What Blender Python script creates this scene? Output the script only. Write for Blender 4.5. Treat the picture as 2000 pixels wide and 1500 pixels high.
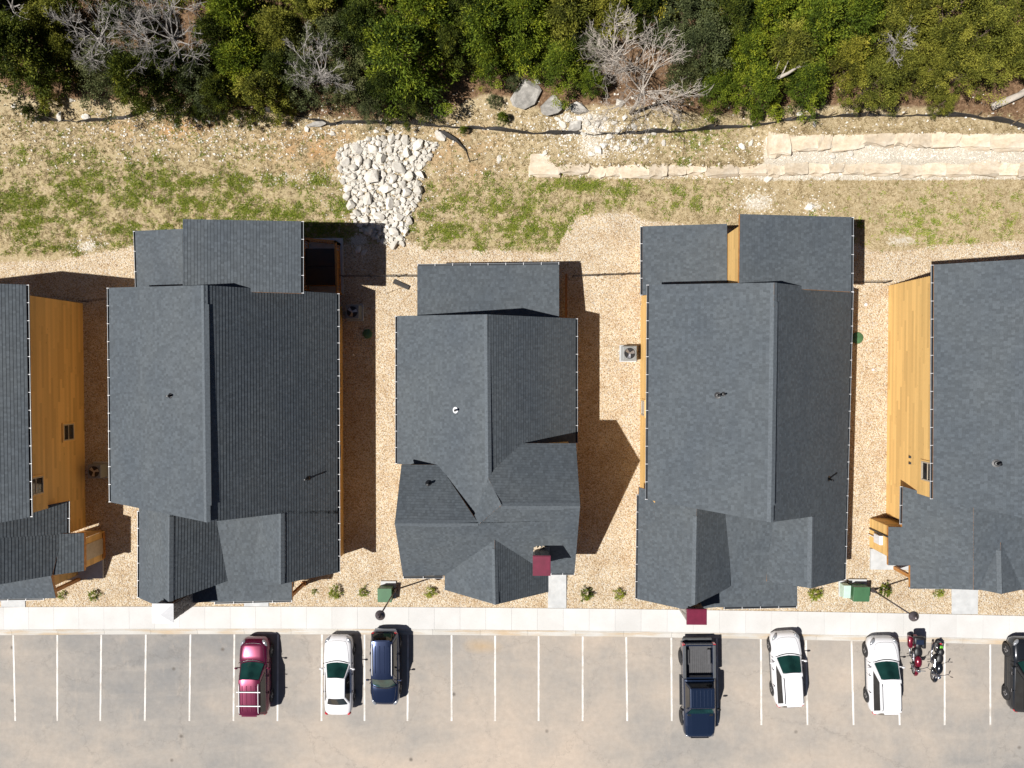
import bpy, bmesh, math, random
import numpy as np
from mathutils import Vector, Matrix, Quaternion

for o in list(bpy.data.objects):
    bpy.data.objects.remove(o)
sc = bpy.context.scene
C = sc.collection
R = math.radians

# ------------------------------------------------------------------ camera
F, H = 1388.0, 44.4                 # focal length in photo pixels, flying height in metres
NAD = (1031.0, 721.0)               # where the plumb line meets the photograph
_v = Vector(((NAD[0]-1000)/F, (750-NAD[1])/F, -1)).normalized()
ROT = _v.rotation_difference(Vector((0, 0, -1)))
cam_d = bpy.data.cameras.new('camera')
cam_d.sensor_width = 36; cam_d.lens = F/2000*36
cam_d.clip_start = 0.5; cam_d.clip_end = 2000
cam = bpy.data.objects.new('camera', cam_d); C.objects.link(cam)
cam.location = (0, 0, H); cam.rotation_mode = 'QUATERNION'; cam.rotation_quaternion = ROT
sc.camera = cam

# ------------------------------------------------------------------ light
def ray(px, py):
    return ROT @ Vector(((px-1000)/F, (750-py)/F, -1))
LDIR = ray(1832, 459).normalized()  # direction the sunlight travels
world = bpy.data.worlds.new('World'); sc.world = world; world.use_nodes = True
wn = world.node_tree.nodes; wl = world.node_tree.links
bg = wn['Background']
sky = wn.new('ShaderNodeTexSky'); sky.sky_type = 'NISHITA'; sky.sun_disc = False
sky.air_density = 0.45; sky.dust_density = 0.4; sky.altitude = 300   # very clear dry air
to_sun = -LDIR
sky.sun_elevation = math.asin(to_sun.z)
sky.sun_rotation = math.atan2(to_sun.x, to_sun.y)
wl.new(sky.outputs[0], bg.inputs[0]); bg.inputs[1].default_value = 0.05
sd = bpy.data.lights.new('sun', 'SUN'); sd.energy = 5.0; sd.angle = R(0.53); sd.color = (1.0, 0.965, 0.915)
sun = bpy.data.objects.new('sun', sd); C.objects.link(sun)
sun.rotation_mode = 'QUATERNION'; sun.rotation_quaternion = LDIR.to_track_quat('-Z', 'Y')
sun.location = (-30, -15, 60)
sc.view_settings.view_transform = 'Standard'; sc.view_settings.look = 'None'
sc.view_settings.exposure = 0.35; sc.view_settings.gamma = 1.0
sc.view_settings.use_curve_mapping = False
sc.render.engine = 'CYCLES'

# ------------------------------------------------------------------ geometry helpers
def W(px, py, z=0.0):
    d = ray(px, py); t = (z-H)/d.z
    return Vector((d.x*t, d.y*t, z))
RM = np.array(ROT.to_matrix())
def to_px(x, y, z):
    P = np.stack([x, y, z-H], -1) @ RM
    return 1000+F*P[..., 0]/(-P[..., 2]), 750-F*P[..., 1]/(-P[..., 2])

def sstep(a, b, x):
    t = np.clip((x-a)/(b-a), 0, 1); return t*t*(3-2*t)
YW0 = W(1000, 1186).y
X_LOW = W(1035, 330).x; X_UP = W(1490, 280).x
def terrain(x, y):
    x = np.asarray(x, float); y = np.asarray(y, float)
    yy = y-13.2
    z = 0.24*np.where(yy > 0, yy*yy/(yy+1.5+1e-9), 0)
    z = np.where(y > 60, 0.24*45.3, z)
    lo = sstep(X_LOW-4, X_LOW+6, x); up = sstep(X_UP-1.5, X_UP+1.5, x)
    z = z+0.55*lo*sstep(12.25, 12.55, y)+0.6*up*sstep(13.9, 14.3, y)
    far = sstep(7.5, 10, y)
    z = z+far*(0.06*np.sin(x*.9+1.3*np.sin(y*.7))*np.sin(y*1.1+x*.3)+0.04*np.sin(x*2.3+y*1.7))
    yw = YW0-.8*.00028*(x+4)**2
    z = z+.115*sstep(yw-.12, yw-.02, y)*(1-sstep(yw+.5, yw+2.2, y))
    return z-0.02
def gz(x, y): return float(terrain(x, y))
def G(px, py, dz=0.0):
    z = 0.0
    for _ in range(8):
        p = W(px, py, z+dz); z = gz(p.x, p.y)
    p = W(px, py, z+dz); p.z = z
    return p

class MB:
    def __init__(s): s.v = []; s.f = []; s.uv = []; s.mi = []
    def face(s, pts, uv=None, mi=0):
        b = len(s.v); s.v.extend([tuple(p) for p in pts]); s.f.append(tuple(range(b, b+len(pts))))
        s.uv.extend(uv if uv else [(0, 0)]*len(pts)); s.mi.append(mi)
    def mesh_faces(s, vs, fs, mi=0):
        b = len(s.v); s.v.extend([tuple(p) for p in vs])
        for f in fs:
            s.f.append(tuple(i+b for i in f)); s.uv.extend([(0, 0)]*len(f)); s.mi.append(mi)
    def box(s, c, d, rz=0, mi=0, taper=1.0, M=None):
        hx, hy, hz = d[0]/2, d[1]/2, d[2]/2
        vs = []
        for z, k in ((-hz, 1), (hz, taper)):
            for x, y in ((-hx, -hy), (hx, -hy), (hx, hy), (-hx, hy)): vs.append(Vector((x*k, y*k, z)))
        m = M if M else Matrix.Rotation(rz, 3, 'Z')
        vs = [m @ q+Vector(c) for q in vs]
        s.mesh_faces(vs, [(3, 2, 1, 0), (4, 5, 6, 7), (0, 1, 5, 4), (1, 2, 6, 5), (2, 3, 7, 6), (3, 0, 4, 7)], mi)
    def tube(s, pts, rad, n=8, mi=0, cap=True):
        pts = [Vector(p) for p in pts]
        if not hasattr(rad, '__len__'): rad = [rad]*len(pts)
        rings = []; up = None
        for i, p in enumerate(pts):
            t = (pts[min(i+1, len(pts)-1)]-pts[max(i-1, 0)]).normalized()
            if up is None: up = t.orthogonal().normalized()
            a = (up-t*up.dot(t)); a = a.normalized() if a.length > 1e-6 else t.orthogonal().normalized()
            up = a; b = t.cross(a)
            rings.append([p+(a*math.cos(k*2*math.pi/n)+b*math.sin(k*2*math.pi/n))*rad[i] for k in range(n)])
        vs = [q for r in rings for q in r]; fs = []
        for i in range(len(pts)-1):
            for k in range(n):
                k2 = (k+1) % n
                fs.append((i*n+k, i*n+k2, (i+1)*n+k2, (i+1)*n+k))
        if cap:
            fs.append(tuple(range(n-1, -1, -1))); fs.append(tuple((len(pts)-1)*n+k for k in range(n)))
        s.mesh_faces(vs, fs, mi)
    def lathe(s, prof, c=(0, 0, 0), n=20, mi=0, M=None):
        vs = []; fs = []
        for r, z in prof:
            for k in range(n):
                a = 2*math.pi*k/n
                q = Vector((r*math.cos(a), r*math.sin(a), z))
                vs.append((M @ q if M else q)+Vector(c))
        for i in range(len(prof)-1):
            for k in range(n):
                k2 = (k+1) % n
                fs.append((i*n+k, i*n+k2, (i+1)*n+k2, (i+1)*n+k))
        if prof[0][0] > 1e-4: fs.append(tuple(range(n-1, -1, -1)))
        if prof[-1][0] > 1e-4: fs.append(tuple((len(prof)-1)*n+k for k in range(n)))
        s.mesh_faces(vs, fs, mi)
    def ellipsoid(s, c, r, n=14, m=8, mi=0, M=None):
        prof = [(math.sin(math.pi*i/m), -math.cos(math.pi*i/m)) for i in range(m+1)]
        vs = []; fs = []
        for a, z in prof:
            for k in range(n):
                t = 2*math.pi*k/n
                q = Vector((a*math.cos(t)*r[0], a*math.sin(t)*r[1], z*r[2]))
                vs.append((M @ q if M else q)+Vector(c))
        for i in range(m):
            for k in range(n):
                k2 = (k+1) % n; fs.append((i*n+k, i*n+k2, (i+1)*n+k2, (i+1)*n+k))
        s.mesh_faces(vs, fs, mi)
    def mesh(s, name, mats, smooth=False):
        me = bpy.data.meshes.new(name)
        me.from_pydata(s.v, [], s.f)
        uvl = me.uv_layers.new(name='UVMap')
        uvl.data.foreach_set('uv', np.array(s.uv, dtype=np.float32).ravel())
        for m in (mats if isinstance(mats, (list, tuple)) else [mats]): me.materials.append(m)
        me.polygons.foreach_set('material_index', np.array(s.mi, dtype=np.int32))
        if smooth: me.polygons.foreach_set('use_smooth', np.ones(len(s.f), dtype=bool))
        me.update(); return me
    def build(s, name, mats, parent=None, smooth=False, bevel=0, subsurf=0, world=False):
        o = bpy.data.objects.new(name, s.mesh(name, mats, smooth)); C.objects.link(o)
        if parent: par(o, parent, world)
        if bevel:
            m = o.modifiers.new('bevel', 'BEVEL'); m.width = bevel; m.segments = 2; m.limit_method = 'ANGLE'
        if subsurf:
            m = o.modifiers.new('subsurf', 'SUBSURF'); m.levels = subsurf; m.render_levels = subsurf
        return o
WM = {}
def par(o, parent, world=False):
    o.parent = parent
    if world: o.matrix_parent_inverse = WM[parent.name].inverted()
def tag(o, label=None, cat=None, group=None, kind=None):
    if label: o['label'] = label
    if cat: o['category'] = cat
    if group: o['group'] = group
    if kind: o['kind'] = kind
    return o
def thing(name, loc, label, cat, group=None, rz=0):
    o = bpy.data.objects.new(name, None); C.objects.link(o)
    o.location = loc; o.rotation_euler = (0, 0, rz); o.empty_display_size = .3
    tag(o, label, cat, group)
    WM[o.name] = Matrix.Translation(Vector(loc)) @ Matrix.Rotation(rz, 4, 'Z')
    return o
def kind_stuff(o): o['kind'] = 'stuff'; return o

# ------------------------------------------------------------------ materials
class NT:
    def __init__(s, name):
        s.m = bpy.data.materials.new(name); s.m.use_nodes = True
        s.t = s.m.node_tree; s.b = s.t.nodes['Principled BSDF']
    def n(s, ty, ins=None, **props):
        x = s.t.nodes.new(ty)
        for k, v in props.items(): setattr(x, k, v)
        for k, v in (ins or {}).items(): s.set(x, k, v)
        return x
    def set(s, node, key, v):
        sock = node.inputs[key]
        if isinstance(v, bpy.types.NodeSocket): s.t.links.new(v, sock)
        elif isinstance(v, bpy.types.Node): s.t.links.new(v.outputs[0], sock)
        else: sock.default_value = v
    def math(s, op, a, b=0.0, c=None, clamp=False):
        x = s.n('ShaderNodeMath', operation=op, use_clamp=clamp); s.set(x, 0, a); s.set(x, 1, b)
        if c is not None: s.set(x, 2, c)
        return x.outputs[0]
    def mix(s, f, a, b, blend='MIX'):
        x = s.n('ShaderNodeMix', data_type='RGBA', blend_type=blend, clamp_result=False)
        def st(i, v):
            if isinstance(v, tuple): x.inputs[i].default_value = (*v, 1) if len(v) == 3 else v
            elif isinstance(v, (int, float)): x.inputs[i].default_value = (v, v, v, 1)
            else: s.t.links.new(v, x.inputs[i])
        if isinstance(f, (int, float)): x.inputs[0].default_value = f
        else: s.t.links.new(f, x.inputs[0])
        st(6, a); st(7, b); return x.outputs[2]
    def ramp(s, f, stops, interp='LINEAR'):
        x = s.n('ShaderNodeValToRGB'); x.color_ramp.interpolation = interp
        el = x.color_ramp.elements
        while len(el) < len(stops): el.new(0.5)
        for e, (p, c) in zip(el, stops):
            e.position = p; e.color = (*c, 1) if isinstance(c, tuple) else (c, c, c, 1)
        s.t.links.new(f, x.inputs[0]); return x.outputs[0]
    def noise(s, vec, scale, detail=4, rough=.55, out=0):
        x = s.n('ShaderNodeTexNoise', {'Scale': scale, 'Detail': detail, 'Roughness': rough})
        if vec is not None: s.t.links.new(vec, x.inputs['Vector'])
        return x.outputs[out]
    def pos(s): return s.n('ShaderNodeNewGeometry').outputs['Position']
    def uv(s): return s.n('ShaderNodeTexCoord').outputs['UV']
    def obj(s): return s.n('ShaderNodeTexCoord').outputs['Object']
    def rnd(s): return s.n('ShaderNodeObjectInfo').outputs['Random']
    def attr(s, name, out='Fac'): return s.n('ShaderNodeAttribute', attribute_name=name).outputs[out]
    def scale(s, vec, sc3):
        x = s.n('ShaderNodeMapping'); s.t.links.new(vec, x.inputs[0]); x.inputs['Scale'].default_value = sc3; return x.outputs[0]
    def bump(s, h, strength=.3, dist=.02):
        x = s.n('ShaderNodeBump', {'Strength': strength, 'Distance': dist}); s.t.links.new(h, x.inputs['Height'])
        s.t.links.new(x.outputs[0], s.b.inputs['Normal'])
    def out(s, col=None, rough=.8, metal=0, spec=None, coat=0):
        if col is not None:
            if isinstance(col, tuple): s.b.inputs['Base Color'].default_value = (*col, 1)
            else: s.t.links.new(col, s.b.inputs['Base Color'])
        if isinstance(rough, (int, float)): s.b.inputs['Roughness'].default_value = rough
        else: s.t.links.new(rough, s.b.inputs['Roughness'])
        s.b.inputs['Metallic'].default_value = metal
        if spec is not None: s.b.inputs['Specular IOR Level'].default_value = spec
        if coat: s.b.inputs['Coat Weight'].default_value = coat; s.b.inputs['Coat Roughness'].default_value = .04
        return s.m

def simple(name, col, rough=.6, metal=0, var=.12, scale=6, spec=None, coat=0):
    t = NT(name); nz = t.noise(t.obj(), scale, 5)
    f = t.ramp(nz, [(.3, 1-var), (.7, 1+var)])
    return t.out(t.mix(1.0, col, f, 'MULTIPLY'), rough, metal, spec, coat)

def shingle_mat(name, base):
    t = NT(name); uv = t.uv()
    sep = t.n('ShaderNodeSeparateXYZ', {0: uv})
    row = t.math('FLOOR', sep.outputs[1])
    rr = t.n('ShaderNodeTexWhiteNoise', noise_dimensions='1D'); t.set(rr, 'W', row)
    ux = t.math('ADD', t.math('MULTIPLY', sep.outputs[0], 7.5), t.math('MULTIPLY', rr.outputs[0], 7.0))
    cu = t.math('FLOOR', ux)
    cv = t.n('ShaderNodeCombineXYZ', {0: cu, 1: row})
    wn_ = t.n('ShaderNodeTexWhiteNoise', noise_dimensions='2D'); t.set(wn_, 'Vector', cv.outputs[0])
    tone = t.ramp(wn_.outputs[0], [(0, .82), (.35, .95), (.7, 1.04), (1, 1.2)])
    col = t.mix(1.0, base, tone, 'MULTIPLY')
    g = t.noise(t.pos(), 26, 3, .7)
    col = t.mix(1.0, col, t.ramp(g, [(.3, .8), (.7, 1.2)]), 'MULTIPLY')
    big = t.noise(t.scale(t.pos(), (1, .6, 1)), .3, 5, .6)
    col = t.mix(1.0, col, t.ramp(big, [(.32, (.88, .90, .93)), (.68, (1.13, 1.10, 1.06))]), 'MULTIPLY')
    t.bump(t.noise(t.pos(), 60, 2), .25, .006)
    return t.out(col, .82, spec=.35)

def siding_mat(name, base, dark):
    t = NT(name); uv = t.uv()
    sep = t.n('ShaderNodeSeparateXYZ', {0: uv})
    row = t.math('FLOOR', sep.outputs[1])
    rr = t.n('ShaderNodeTexWhiteNoise', noise_dimensions='1D'); t.set(rr, 'W', row)
    cu = t.math('FLOOR', t.math('ADD', t.math('MULTIPLY', sep.outputs[0], .28), t.math('MULTIPLY', rr.outputs[0], 9)))
    cv = t.n('ShaderNodeCombineXYZ', {0: cu, 1: row})
    w2 = t.n('ShaderNodeTexWhiteNoise', noise_dimensions='2D'); t.set(w2, 'Vector', cv.outputs[0])
    grain = t.noise(t.scale(uv, (1.6, 9, 1)), 3.0, 6, .65)
    col = t.mix(t.ramp(grain, [(.45, 0.0), (.8, .7)]), base, dark)
    col = t.mix(1.0, col, t.ramp(w2.outputs[0], [(0, .84), (1, 1.13)]), 'MULTIPLY')
    kn = t.n('ShaderNodeTexVoronoi', {'Scale': 1.0}); t.set(kn, 'Vector', t.scale(uv, (1.1, 1.0, 1)))
    col = t.mix(t.ramp(kn.outputs[0], [(.03, .75), (.09, 0.0)]), col, tuple(c*.35 for c in dark))
    return t.out(col, .6, spec=.3)

M = {}
M['shingle'] = shingle_mat('shingle', (.073, .086, .098))
M['ridge'] = simple('ridge_shingle', (.090, .105, .119), .85, var=.2, scale=9)
M['siding'] = siding_mat('cedar_siding', (.66, .43, .165), (.46, .26, .075))
M['cedar'] = simple('cedar_trim', (.45, .20, .05), .6, var=.25, scale=5)
M['fascia'] = simple('dark_fascia', (.03, .033, .038), .5)
M['gutter'] = simple('gutter_metal', (.28, .30, .32), .4, .0, var=.1)
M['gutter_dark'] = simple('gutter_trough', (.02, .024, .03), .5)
M['white_metal'] = simple('white_painted_metal', (.75, .75, .76), .4, var=.06)
M['burg_metal'] = simple('burgundy_metal', (.14, .012, .035), .38, var=.15, scale=3)
M['black'] = simple('black_plastic', (.012, .012, .014), .45)
M['rubber'] = simple('tyre_rubber', (.022, .022, .024), .85)
M['rim'] = simple('alloy', (.5, .5, .52), .28, .85)
M['chrome'] = simple('chrome', (.75, .75, .78), .12, 1.0, var=.04)
M['concrete_pad'] = simple('concrete_pad', (.48, .49, .49), .85, var=.12, scale=2.5)
M['green_box'] = simple('green_utility_paint', (.055, .14, .065), .42, var=.15, scale=2)
M['pale_green'] = simple('pale_green_paint', (.45, .6, .52), .5, var=.1, scale=3)
M['bronze'] = simple('lamp_metal', (.13, .11, .115), .3, .5)
M['silt'] = simple('silt_fabric', (.035, .032, .03), .8, var=.3, scale=3)
M['stake'] = simple('weathered_stake', (.2, .15, .1), .9)
M['ac_grey'] = simple('condenser_grey', (.22, .23, .23), .5, var=.1)
M['red_lens'] = simple('red_lens', (.55, .02, .035), .15, coat=1)
M['lens'] = simple('headlamp_lens', (.3, .31, .33), .12, .3, coat=1)
M['trim'] = simple('car_black_trim', (.015, .015, .017), .35)

def glass_mat(name, col):
    t = NT(name); nz = t.noise(t.obj(), 1.3, 1)
    return t.out(t.mix(t.ramp(nz, [(.35, 0.0), (.7, 1.0)]), tuple(c*.35 for c in col), col), .04, spec=.6, coat=.3)
M['teal_glass'] = glass_mat('windscreen_glass', (.014, .06, .05))
M['dark_glass'] = glass_mat('dark_glass', (.012, .016, .02))
M['house_glass'] = glass_mat('window_pane', (.03, .035, .04))
def paint(name, col, metal=.25, rough=.3):
    t = NT(name); fl = t.noise(t.obj(), 900, 1)
    c = t.mix(1.0, col, t.ramp(fl, [(.3, .9), (.7, 1.1)]), 'MULTIPLY')
    return t.out(c, rough, metal, coat=.8)

def ground_mat():
    t = NT('ground_mix'); p = t.pos()
    d = t.noise(p, 1.1, 6, .6); d2 = t.noise(p, 6, 5, .65); d3 = t.noise(p, 24, 4, .7)
    fine = t.ramp(d3, [(.25, .62), (.5, 1.0), (.78, 1.35)])
    # dry straw and dirt
    dirt = t.ramp(d2, [(.25, (.27, .19, .11)), (.5, (.42, .335, .20)), (.75, (.53, .445, .30))])
    orange = t.mix(t.math('MULTIPLY', t.attr('orange'), t.ramp(d, [(.4, 0.0), (.6, .9)])), dirt, (.45, .25, .11))
    grn = t.math('MULTIPLY', t.attr('green'), t.ramp(t.noise(t.scale(p, (.8, 1.25, 1)), 1.7, 6, .62), [(.42, 0.0), (.6, 1.0)]))
    col = t.mix(t.math('MULTIPLY', grn, .4), orange, (.33, .31, .10))
    # leaf litter of the wood
    lit = t.ramp(d2, [(.3, (.07, .042, .024)), (.55, (.19, .115, .065)), (.75, (.32, .23, .15))])
    col = t.mix(t.ramp(t.math('ADD', t.attr('litter'), t.math('MULTIPLY', t.math('SUBTRACT', d, .5), .8)), [(.4, 0.0), (.62, 1.0)]), col, lit)
    # pale crushed limestone
    pal = t.ramp(t.math('ADD', t.attr('pale'), t.math('MULTIPLY', t.math('SUBTRACT', d2, .5), 1.0)), [(.42, 0.0), (.62, 1.0)])
    col = t.mix(pal, col, t.ramp(d3, [(.3, (.42, .37, .29)), (.65, (.62, .57, .48))]))
    col = t.mix(1.0, col, fine, 'MULTIPLY')
    # river gravel
    vo = t.n('ShaderNodeTexVoronoi', {'Scale': 17.0, 'Randomness': 1.0}); t.set(vo, 'Vector', p)
    cs = t.n('ShaderNodeSeparateColor', {0: vo.outputs['Color']})
    gcol = t.ramp(cs.outputs[0], [(0, (.29, .20, .12)), (.08, (.47, .35, .22)), (.4, (.59, .47, .315)), (.7, (.66, .555, .40)), (.92, (.71, .645, .54)), (1, (.52, .5, .46))])
    edge = t.ramp(vo.outputs['Distance'], [(.35, 1.0), (.75, .65)])
    gcol = t.mix(1.0, gcol, edge, 'MULTIPLY')
    gcol = t.mix(1.0, gcol, t.ramp(t.noise(p, .8, 4), [(.3, (.88, .82, .76)), (.5, (1, .99, .98)), (.7, (1.1, 1.1, 1.1))]), 'MULTIPLY')
    gcol = t.mix(1.0, gcol, t.ramp(d3, [(.3, .85), (.7, 1.15)]), 'MULTIPLY')
    gf = t.ramp(t.math('ADD', t.attr('gravel'), t.math('MULTIPLY', t.math('SUBTRACT', d2, .5), .9)), [(.44, 0.0), (.56, 1.0)])
    col = t.mix(gf, col, gcol)
    hgt = t.mix(gf, d3, t.math('SUBTRACT', 1.0, vo.outputs['Distance']))
    t.bump(hgt, .9, .04)
    return t.out(col, .95, spec=.15)
M['ground'] = ground_mat()

def asphalt_mat():
    t = NT('dusty_asphalt'); p = t.pos()
    a = t.noise(t.scale(p, (.75, 1.2, 1)), .11, 6, .55); b = t.noise(p, .5, 6, .6); c = t.noise(p, 3, 5, .65); d = t.noise(p, 30, 3, .7)
    sep = t.n('ShaderNodeSeparateXYZ', {0: p})
    lft = t.ramp(t.math('MULTIPLY', t.math('ADD', sep.outputs[0], 33.0), 1/66.0), [(0, .30), (.2, .36), (.38, .66), (.55, .74), (.68, .42), (.8, .6), (1, .3)])
    dwn = t.ramp(t.math('MULTIPLY', t.math('ADD', sep.outputs[1], 26.0), .1), [(0, .2), (.5, .08), (1, 0)])
    mx = t.math('ADD', t.math('ADD', lft, dwn), t.math('MULTIPLY', t.math('SUBTRACT', a, .5), 1.4))
    mx = t.math('ADD', mx, t.math('MULTIPLY', t.math('SUBTRACT', b, .5), .75))
    col = t.ramp(mx, [(.2, (.225, .22, .213)), (.5, (.295, .273, .248)), (.72, (.355, .313, .27)), (1.0, (.43, .36, .295))])
    pale = t.noise(t.scale(p, (1.6, .6, 1)), .55, 6, .7)
    col = t.mix(t.ramp(pale, [(.56, 0.0), (.74, .5)]), col, (.42, .36, .3))
    dk = t.n('ShaderNodeTexVoronoi', {'Scale': .42}); t.set(dk, 'Vector', p)
    col = t.mix(t.ramp(dk.outputs[0], [(.02, .8), (.07, 0.0)]), col, (.11, .095, .08))
    ru = t.n('ShaderNodeVectorMath', operation='DISTANCE'); t.set(ru, 0, t.n('ShaderNodeVectorMath', {0: p, 1: (.45, 1.0, 1)}, operation='MULTIPLY').outputs[0])
    q = W(945, 1262); ru.inputs[1].default_value = (q.x*.45, q.y, 0)
    col = t.mix(t.ramp(t.math('ADD', ru.outputs['Value'], t.math('MULTIPLY', b, .8)), [(.5, .55), (1.1, 0.0)]), col, (.44, .30, .15))
    dr = t.n('ShaderNodeTexVoronoi', {'Scale': 1.7}); t.set(dr, 'Vector', p)
    col = t.mix(t.ramp(t.math('ADD', dr.outputs[0], t.math('MULTIPLY', t.math('SUBTRACT', 1.0, b), .12)), [(.055, .6), (.09, 0.0)]), col, (.12, .1, .085))
    wv = t.n('ShaderNodeTexWave', {'Scale': .16, 'Distortion': 7.0, 'Detail': 3.0, 'Detail Scale': .6}, wave_type='BANDS', bands_direction='Y'); t.set(wv, 'Vector', p)
    col = t.mix(t.ramp(wv.outputs['Fac'], [(.86, 0.0), (.95, .07)]), col, (.5, .43, .36))
    cr = t.n('ShaderNodeTexVoronoi', {'Scale': .16}, feature='DISTANCE_TO_EDGE'); t.set(cr, 'Vector', t.n('ShaderNodeVectorMath', {0: p, 1: t.n('ShaderNodeVectorMath', {0: t.noise(p, .9, 5, .7, 1), 1: (2.5, 2.5, 0)}, operation='MULTIPLY').outputs[0]}, operation='ADD').outputs[0])
    col = t.mix(t.ramp(cr.outputs[0], [(.0015, .28), (.005, 0.0)]), col, (.13, .12, .11))
    col = t.mix(1.0, col, t.ramp(c, [(.3, .93), (.7, 1.07)]), 'MULTIPLY')
    col = t.mix(1.0, col, t.ramp(d, [(.25, .9), (.75, 1.1)]), 'MULTIPLY')
    t.bump(d, .3, .01)
    return t.out(col, .92, spec=.2)
M['asphalt'] = asphalt_mat()
def concrete(name, c0, c1, rust=0.0):
    t = NT(name); p = t.pos(); a = t.noise(p, .6, 5); d = t.noise(p, 25, 4, .7)
    col = t.mix(t.ramp(a, [(.35, 0.0), (.65, 1.0)]), c0, c1)
    r = t.rnd(); col = t.mix(1.0, col, t.ramp(r, [(0, .95), (1, 1.04)]), 'MULTIPLY')
    if rust:
        s_ = t.noise(t.scale(p, (.35, 3, 1)), .8, 6, .65)
        col = t.mix(t.ramp(s_, [(.46, 0.0), (.62, rust)]), col, (.45, .33, .2))
    col = t.mix(1.0, col, t.ramp(d, [(.3, .94), (.7, 1.06)]), 'MULTIPLY')
    return t.out(col, .9, spec=.25)
M['sidewalk'] = concrete('sidewalk_concrete', (.53, .522, .505), (.585, .578, .565))
M['kerb'] = concrete('kerb_concrete', (.46, .44, .40), (.53, .515, .485), .75)
def line_mat():
    t = NT('line_paint'); p = t.pos(); a = t.noise(p, 1.1, 6, .65); d = t.noise(p, 22, 4, .75)
    w = t.ramp(t.math('ADD', t.math('MULTIPLY', a, .55), t.math('MULTIPLY', d, .45)), [(.36, .7), (.5, 0.0)])
    return t.out(t.mix(w, t.mix(t.ramp(a, [(.35, 0.0), (.65, 1.0)]), (.6, .565, .52), (.72, .705, .68)), (.36, .32, .27)), .85, spec=.2)
M['line'] = line_mat()
def stone_mat(name, c0, c1, c2):
    t = NT(name); o = t.obj(); a = t.noise(o, 1.6, 6, .6); b = t.noise(o, 9, 4, .65)
    col = t.ramp(a, [(.3, c0), (.52, c1), (.72, c2)])
    col = t.mix(1.0, col, t.ramp(t.rnd(), [(0, .8), (1, 1.12)]), 'MULTIPLY')
    col = t.mix(1.0, col, t.ramp(b, [(.3, .85), (.7, 1.12)]), 'MULTIPLY')
    t.bump(b, .5, .03)
    return t.out(col, .9, spec=.2)
M['limestone'] = stone_mat('limestone', (.50, .40, .28), (.62, .53, .41), (.70, .65, .56))
M['riprap'] = stone_mat('riprap_limestone', (.54, .50, .43), (.66, .62, .55), (.75, .72, .66))
M['boulder'] = stone_mat('grey_boulder', (.22, .21, .19), (.38, .36, .33), (.6, .57, .52))
M['chim_stone'] = stone_mat('chimney_stone', (.16, .145, .13), (.32, .29, .26), (.6, .57, .52))
M['bark'] = simple('bark', (.12, .085, .06), .95, var=.4, scale=4)
M['dead'] = simple('bare_wood', (.44, .39, .335), .9, var=.3, scale=2)
M['deadgrey'] = simple('bare_wood_grey', (.31, .285, .26), .9, var=.3, scale=2)
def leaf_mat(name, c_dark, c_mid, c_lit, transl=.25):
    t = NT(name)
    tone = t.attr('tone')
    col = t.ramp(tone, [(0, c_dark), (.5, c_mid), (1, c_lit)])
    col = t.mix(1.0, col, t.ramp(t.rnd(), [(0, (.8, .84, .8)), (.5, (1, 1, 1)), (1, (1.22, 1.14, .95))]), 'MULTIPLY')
    tr = t.n('ShaderNodeBsdfTranslucent'); t.t.links.new(col, tr.inputs[0])
    t.out(col, .7, spec=.2)
    mx = t.n('ShaderNodeMixShader'); mx.inputs[0].default_value = transl
    t.t.links.new(t.b.outputs[0], mx.inputs[1]); t.t.links.new(tr.outputs[0], mx.inputs[2])
    t.t.links.new(mx.outputs[0], t.t.nodes['Material Output'].inputs[0])
    return t.m
M['cedar_leaf'] = leaf_mat('cedar_foliage', (.032, .055, .008), (.125, .18, .016), (.31, .35, .03))
M['olive_leaf'] = leaf_mat('olive_foliage', (.055, .065, .012), (.19, .20, .028), (.39, .37, .06))
M['dark_leaf'] = leaf_mat('dark_cedar_foliage', (.022, .034, .007), (.07, .095, .013), (.17, .19, .024))
M['grey_leaf'] = leaf_mat('grey_green_foliage', (.05, .065, .028), (.12, .14, .055), (.21, .225, .10))
M['grass'] = leaf_mat('grass_blades', (.13, .19, .022), (.27, .33, .042), (.46, .46, .09), .3)
M['straw'] = leaf_mat('straw_blades', (.25, .18, .09), (.4, .31, .17), (.52, .43, .26), .25)

# ------------------------------------------------------------------ ground sheet
rng = np.random.default_rng(7); random.seed(11)
def build_ground():
    xs = np.concatenate([np.linspace(-400, -60, 12), np.arange(-56, 56.1, .3), np.linspace(60, 400, 12)])
    ys = np.concatenate([np.linspace(-400, -45, 12), np.arange(-8, 30.1, .3), np.linspace(33, 60, 12), np.linspace(80, 400, 8)])
    ys = np.unique(np.concatenate([ys, np.arange(-44, -8, 1.0), np.arange(YW0-.7, YW0+.4, .07), np.arange(YW0+.5, YW0+3, .3)]))
    X, Y = np.meshgrid(xs, ys); Z = terrain(X, Y)
    nx, ny = len(xs), len(ys)
    v = np.stack([X, Y, Z], -1).reshape(-1, 3)
    idx = np.arange(nx*ny).reshape(ny, nx)
    f = np.stack([idx[:-1, :-1], idx[:-1, 1:], idx[1:, 1:], idx[1:, :-1]], -1).reshape(-1, 4)
    me = bpy.data.meshes.new('ground'); me.from_pydata(v.tolist(), [], f.tolist())
    me.polygons.foreach_set('use_smooth', np.ones(len(f), dtype=bool))
    px, py = to_px(X.ravel(), Y.ravel(), Z.ravel())
    m = masks(px, py)
    for k, a in m.items():
        at = me.attributes.new(k, 'FLOAT', 'POINT'); at.data.foreach_set('value', a.astype(np.float32))
    me.materials.append(M['ground']); me.update()
    o = bpy.data.objects.new('ground', me); C.objects.link(o); o['kind'] = 'structure'
    return o
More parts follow.
